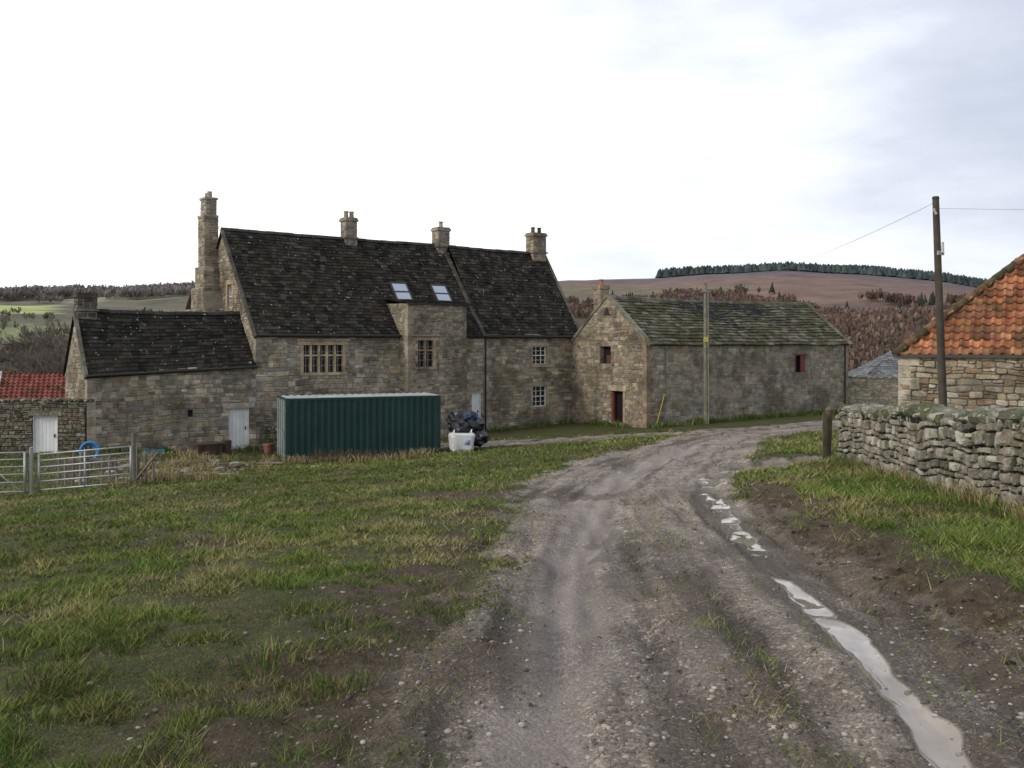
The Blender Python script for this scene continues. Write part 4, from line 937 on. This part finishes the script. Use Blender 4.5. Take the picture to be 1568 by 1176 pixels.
def forest(name, n, thr, rrange, hgt, cols, conif, wid=.33, clump=None, nt_=15):
    th = NR.uniform(thr[0], thr[1], n); r = rrange[0]*np.exp(NR.rand(n)*math.log(rrange[1]/rrange[0])); x = np.sin(th)*r; y = np.cos(th)*r
    if clump: k = fbm(x,y,clump[0],clump[1],3) > clump[2]; x, y = x[k], y[k]; n = len(x)
    z = gz(x,y); h = NR.uniform(hgt[0],hgt[1],n)*(.75+.5*fbm(x,y,60,19,2))
    cc_ = np.array(cols)[NR.randint(0,len(cols),n)]*(.7+.6*NR.rand(n))[:,None]
    if conif:
        K_ = 6; rings = [(.08,1.),(.5,.55),(.8,.25)]; a = np.arange(K_)/K_*6.283; V = []
        for (zz_, rs_) in rings:
            rj = h[:,None]*wid*rs_*(.6+.8*NR.rand(n,K_)); V.append(np.stack([x[:,None]+np.cos(a)*rj, y[:,None]+np.sin(a)*rj, z[:,None]+h[:,None]*(zz_+.12*(NR.rand(n,K_)-.5))],2))
        V = np.concatenate(V+[np.stack([x,y,z+h],1)[:,None]],1); nv = 3*K_+1; f = []
        for q in range(2):
            for i in range(K_): j = (i+1)%K_; f += [[q*K_+i,q*K_+j,(q+1)*K_+j],[q*K_+i,(q+1)*K_+j,(q+1)*K_+i]]
        for i in range(K_): f.append([2*K_+i,2*K_+(i+1)%K_,3*K_])
        f = (np.array(f)[None]+(np.arange(n)*nv)[:,None,None]).reshape(-1,3)
        trimesh(name, V.reshape(-1,3), f, np.repeat(cc_, nv, axis=0), M_FAR); return
    m = nt_; a = NR.rand(n,m)*6.283; rd_t = np.sqrt(NR.rand(n,m))*wid; hz = .45+.55*NR.rand(n,m)*np.sqrt(np.clip(1-(rd_t/wid)**2*.85,0,1))
    H_ = h[:,None]; tip = np.stack([x[:,None]+np.cos(a)*rd_t*H_, y[:,None]+np.sin(a)*rd_t*H_, z[:,None]+H_*hz],2)
    b0 = np.stack([x[:,None]+np.cos(a)*rd_t*H_*.25, y[:,None]+np.sin(a)*rd_t*H_*.25, z[:,None]+H_*hz*.25],2)
    off = NR.randn(n,m,3)*(H_[:,:,None]*.045); co = np.stack([b0, tip+off, tip-off],2).reshape(-1,3)
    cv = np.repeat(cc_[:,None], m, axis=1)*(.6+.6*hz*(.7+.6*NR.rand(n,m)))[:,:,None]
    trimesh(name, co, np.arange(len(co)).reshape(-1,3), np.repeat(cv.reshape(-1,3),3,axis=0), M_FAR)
LC_ = [(.15,.098,.08),(.13,.088,.075),(.165,.11,.088),(.11,.08,.068),(.125,.10,.076)]  # muted larch tones, distance haze mixed into the tree colours
forest('larch_woodland', 10000, (.16,.62), (430,860), (7,11), LC_, False, .32, (90,23,.38))
forest('larch_woodland', 5000, (.03,.2), (430,820), (6,9), LC_, False, .32, (70,24,.47))
forest('evergreen_trees', 800, (.1,.6), (420,860), (7,12), [(.055,.066,.045),(.05,.062,.046)], True, .25, (50,31,.5))
forest('conifer_plantation', 7500, (.155,.6), (1190,1440), (7,12), [(.058,.075,.075),(.05,.067,.069),(.063,.078,.074)], True, .45)
forest('hilltop_woodland', 5200, (-.62,-.2), (1060,1400), (9,14), [(.20,.18,.17),(.18,.16,.15),(.21,.19,.17)], False, .4, (120,29,.44))
forest('valley_woodland', 3000, (-.62,-.2), (320,870), (6,9), [(.14,.125,.095),(.12,.115,.075),(.16,.135,.105)], False, .42, (70,41,.52))

# ------------------------------------------------------------------ world, sun, camera
w = bpy.data.worlds.new('World'); scene.world = w; w.use_nodes = True; nt = w.node_tree; nt.nodes.clear()
out = N(nt,'ShaderNodeOutputWorld'); sky = N(nt,'ShaderNodeTexSky'); sky.sky_type = 'NISHITA'; sky.sun_disc = False
SE = math.radians(33)
sky.air_density = 1.2; sky.dust_density = 2
b1 = N(nt,'ShaderNodeBackground'); b1.inputs[1].default_value = .12; nt.links.new(sky.outputs[0], b1.inputs[0])
tc = N(nt,'ShaderNodeTexCoord'); mp = N(nt,'ShaderNodeMapping'); mp.inputs['Scale'].default_value = (1.0,1.0,3.2); nt.links.new(tc.outputs['Generated'], mp.inputs[0])
nz = noise_node(nt, mp.outputs[0], 2.3, 7, .52)
sx = N(nt,'ShaderNodeSeparateXYZ'); nt.links.new(tc.outputs['Generated'], sx.inputs[0])
v = math_n(nt,'ADD', nz, math_n(nt,'MULTIPLY', sx.outputs[0], -.56)); v = math_n(nt,'ADD', v, math_n(nt,'MULTIPLY', sx.outputs[2], -.45)); v = math_n(nt,'ADD', v, .11)
cl = ramp(nt, v, [(.16,(.44,.48,.57)),(.30,(.56,.60,.69)),(.44,(.76,.79,.85)),(.56,(1.0,1.0,1.0))])
b2 = N(nt,'ShaderNodeBackground'); b2.inputs[1].default_value = 1.38; nt.links.new(cl, b2.inputs[0])
mx = N(nt,'ShaderNodeMixShader'); mx.inputs[0].default_value = .94; nt.links.new(b1.outputs[0], mx.inputs[1]); nt.links.new(b2.outputs[0], mx.inputs[2]); nt.links.new(mx.outputs[0], out.inputs[0])
ld = bpy.data.lights.new('sun','SUN'); ld.energy = 1.4; ld.angle = math.radians(16); ld.color = (1,.94,.85)
lo = bpy.data.objects.new('sun', ld); C.objects.link(lo)
az = math.radians(-118)
d = Vector((math.sin(az)*math.cos(SE), math.cos(az)*math.cos(SE), math.sin(SE))); lo.rotation_euler = d.to_track_quat('Z','Y').to_euler()
sky.sun_rotation = az; sky.sun_elevation = SE
cam = bpy.data.cameras.new('camera'); co_ = bpy.data.objects.new('camera', cam); C.objects.link(co_)
co_.location = (0,0,1.6); co_.rotation_euler = (math.radians(90),0,0); cam.lens = 33; cam.sensor_width = 36; cam.shift_y = -.0402; cam.clip_end = 8000; cam.clip_start = .1
scene.camera = co_
scene.view_settings.view_transform = 'Standard'; scene.view_settings.look = 'None'; scene.view_settings.exposure = 0
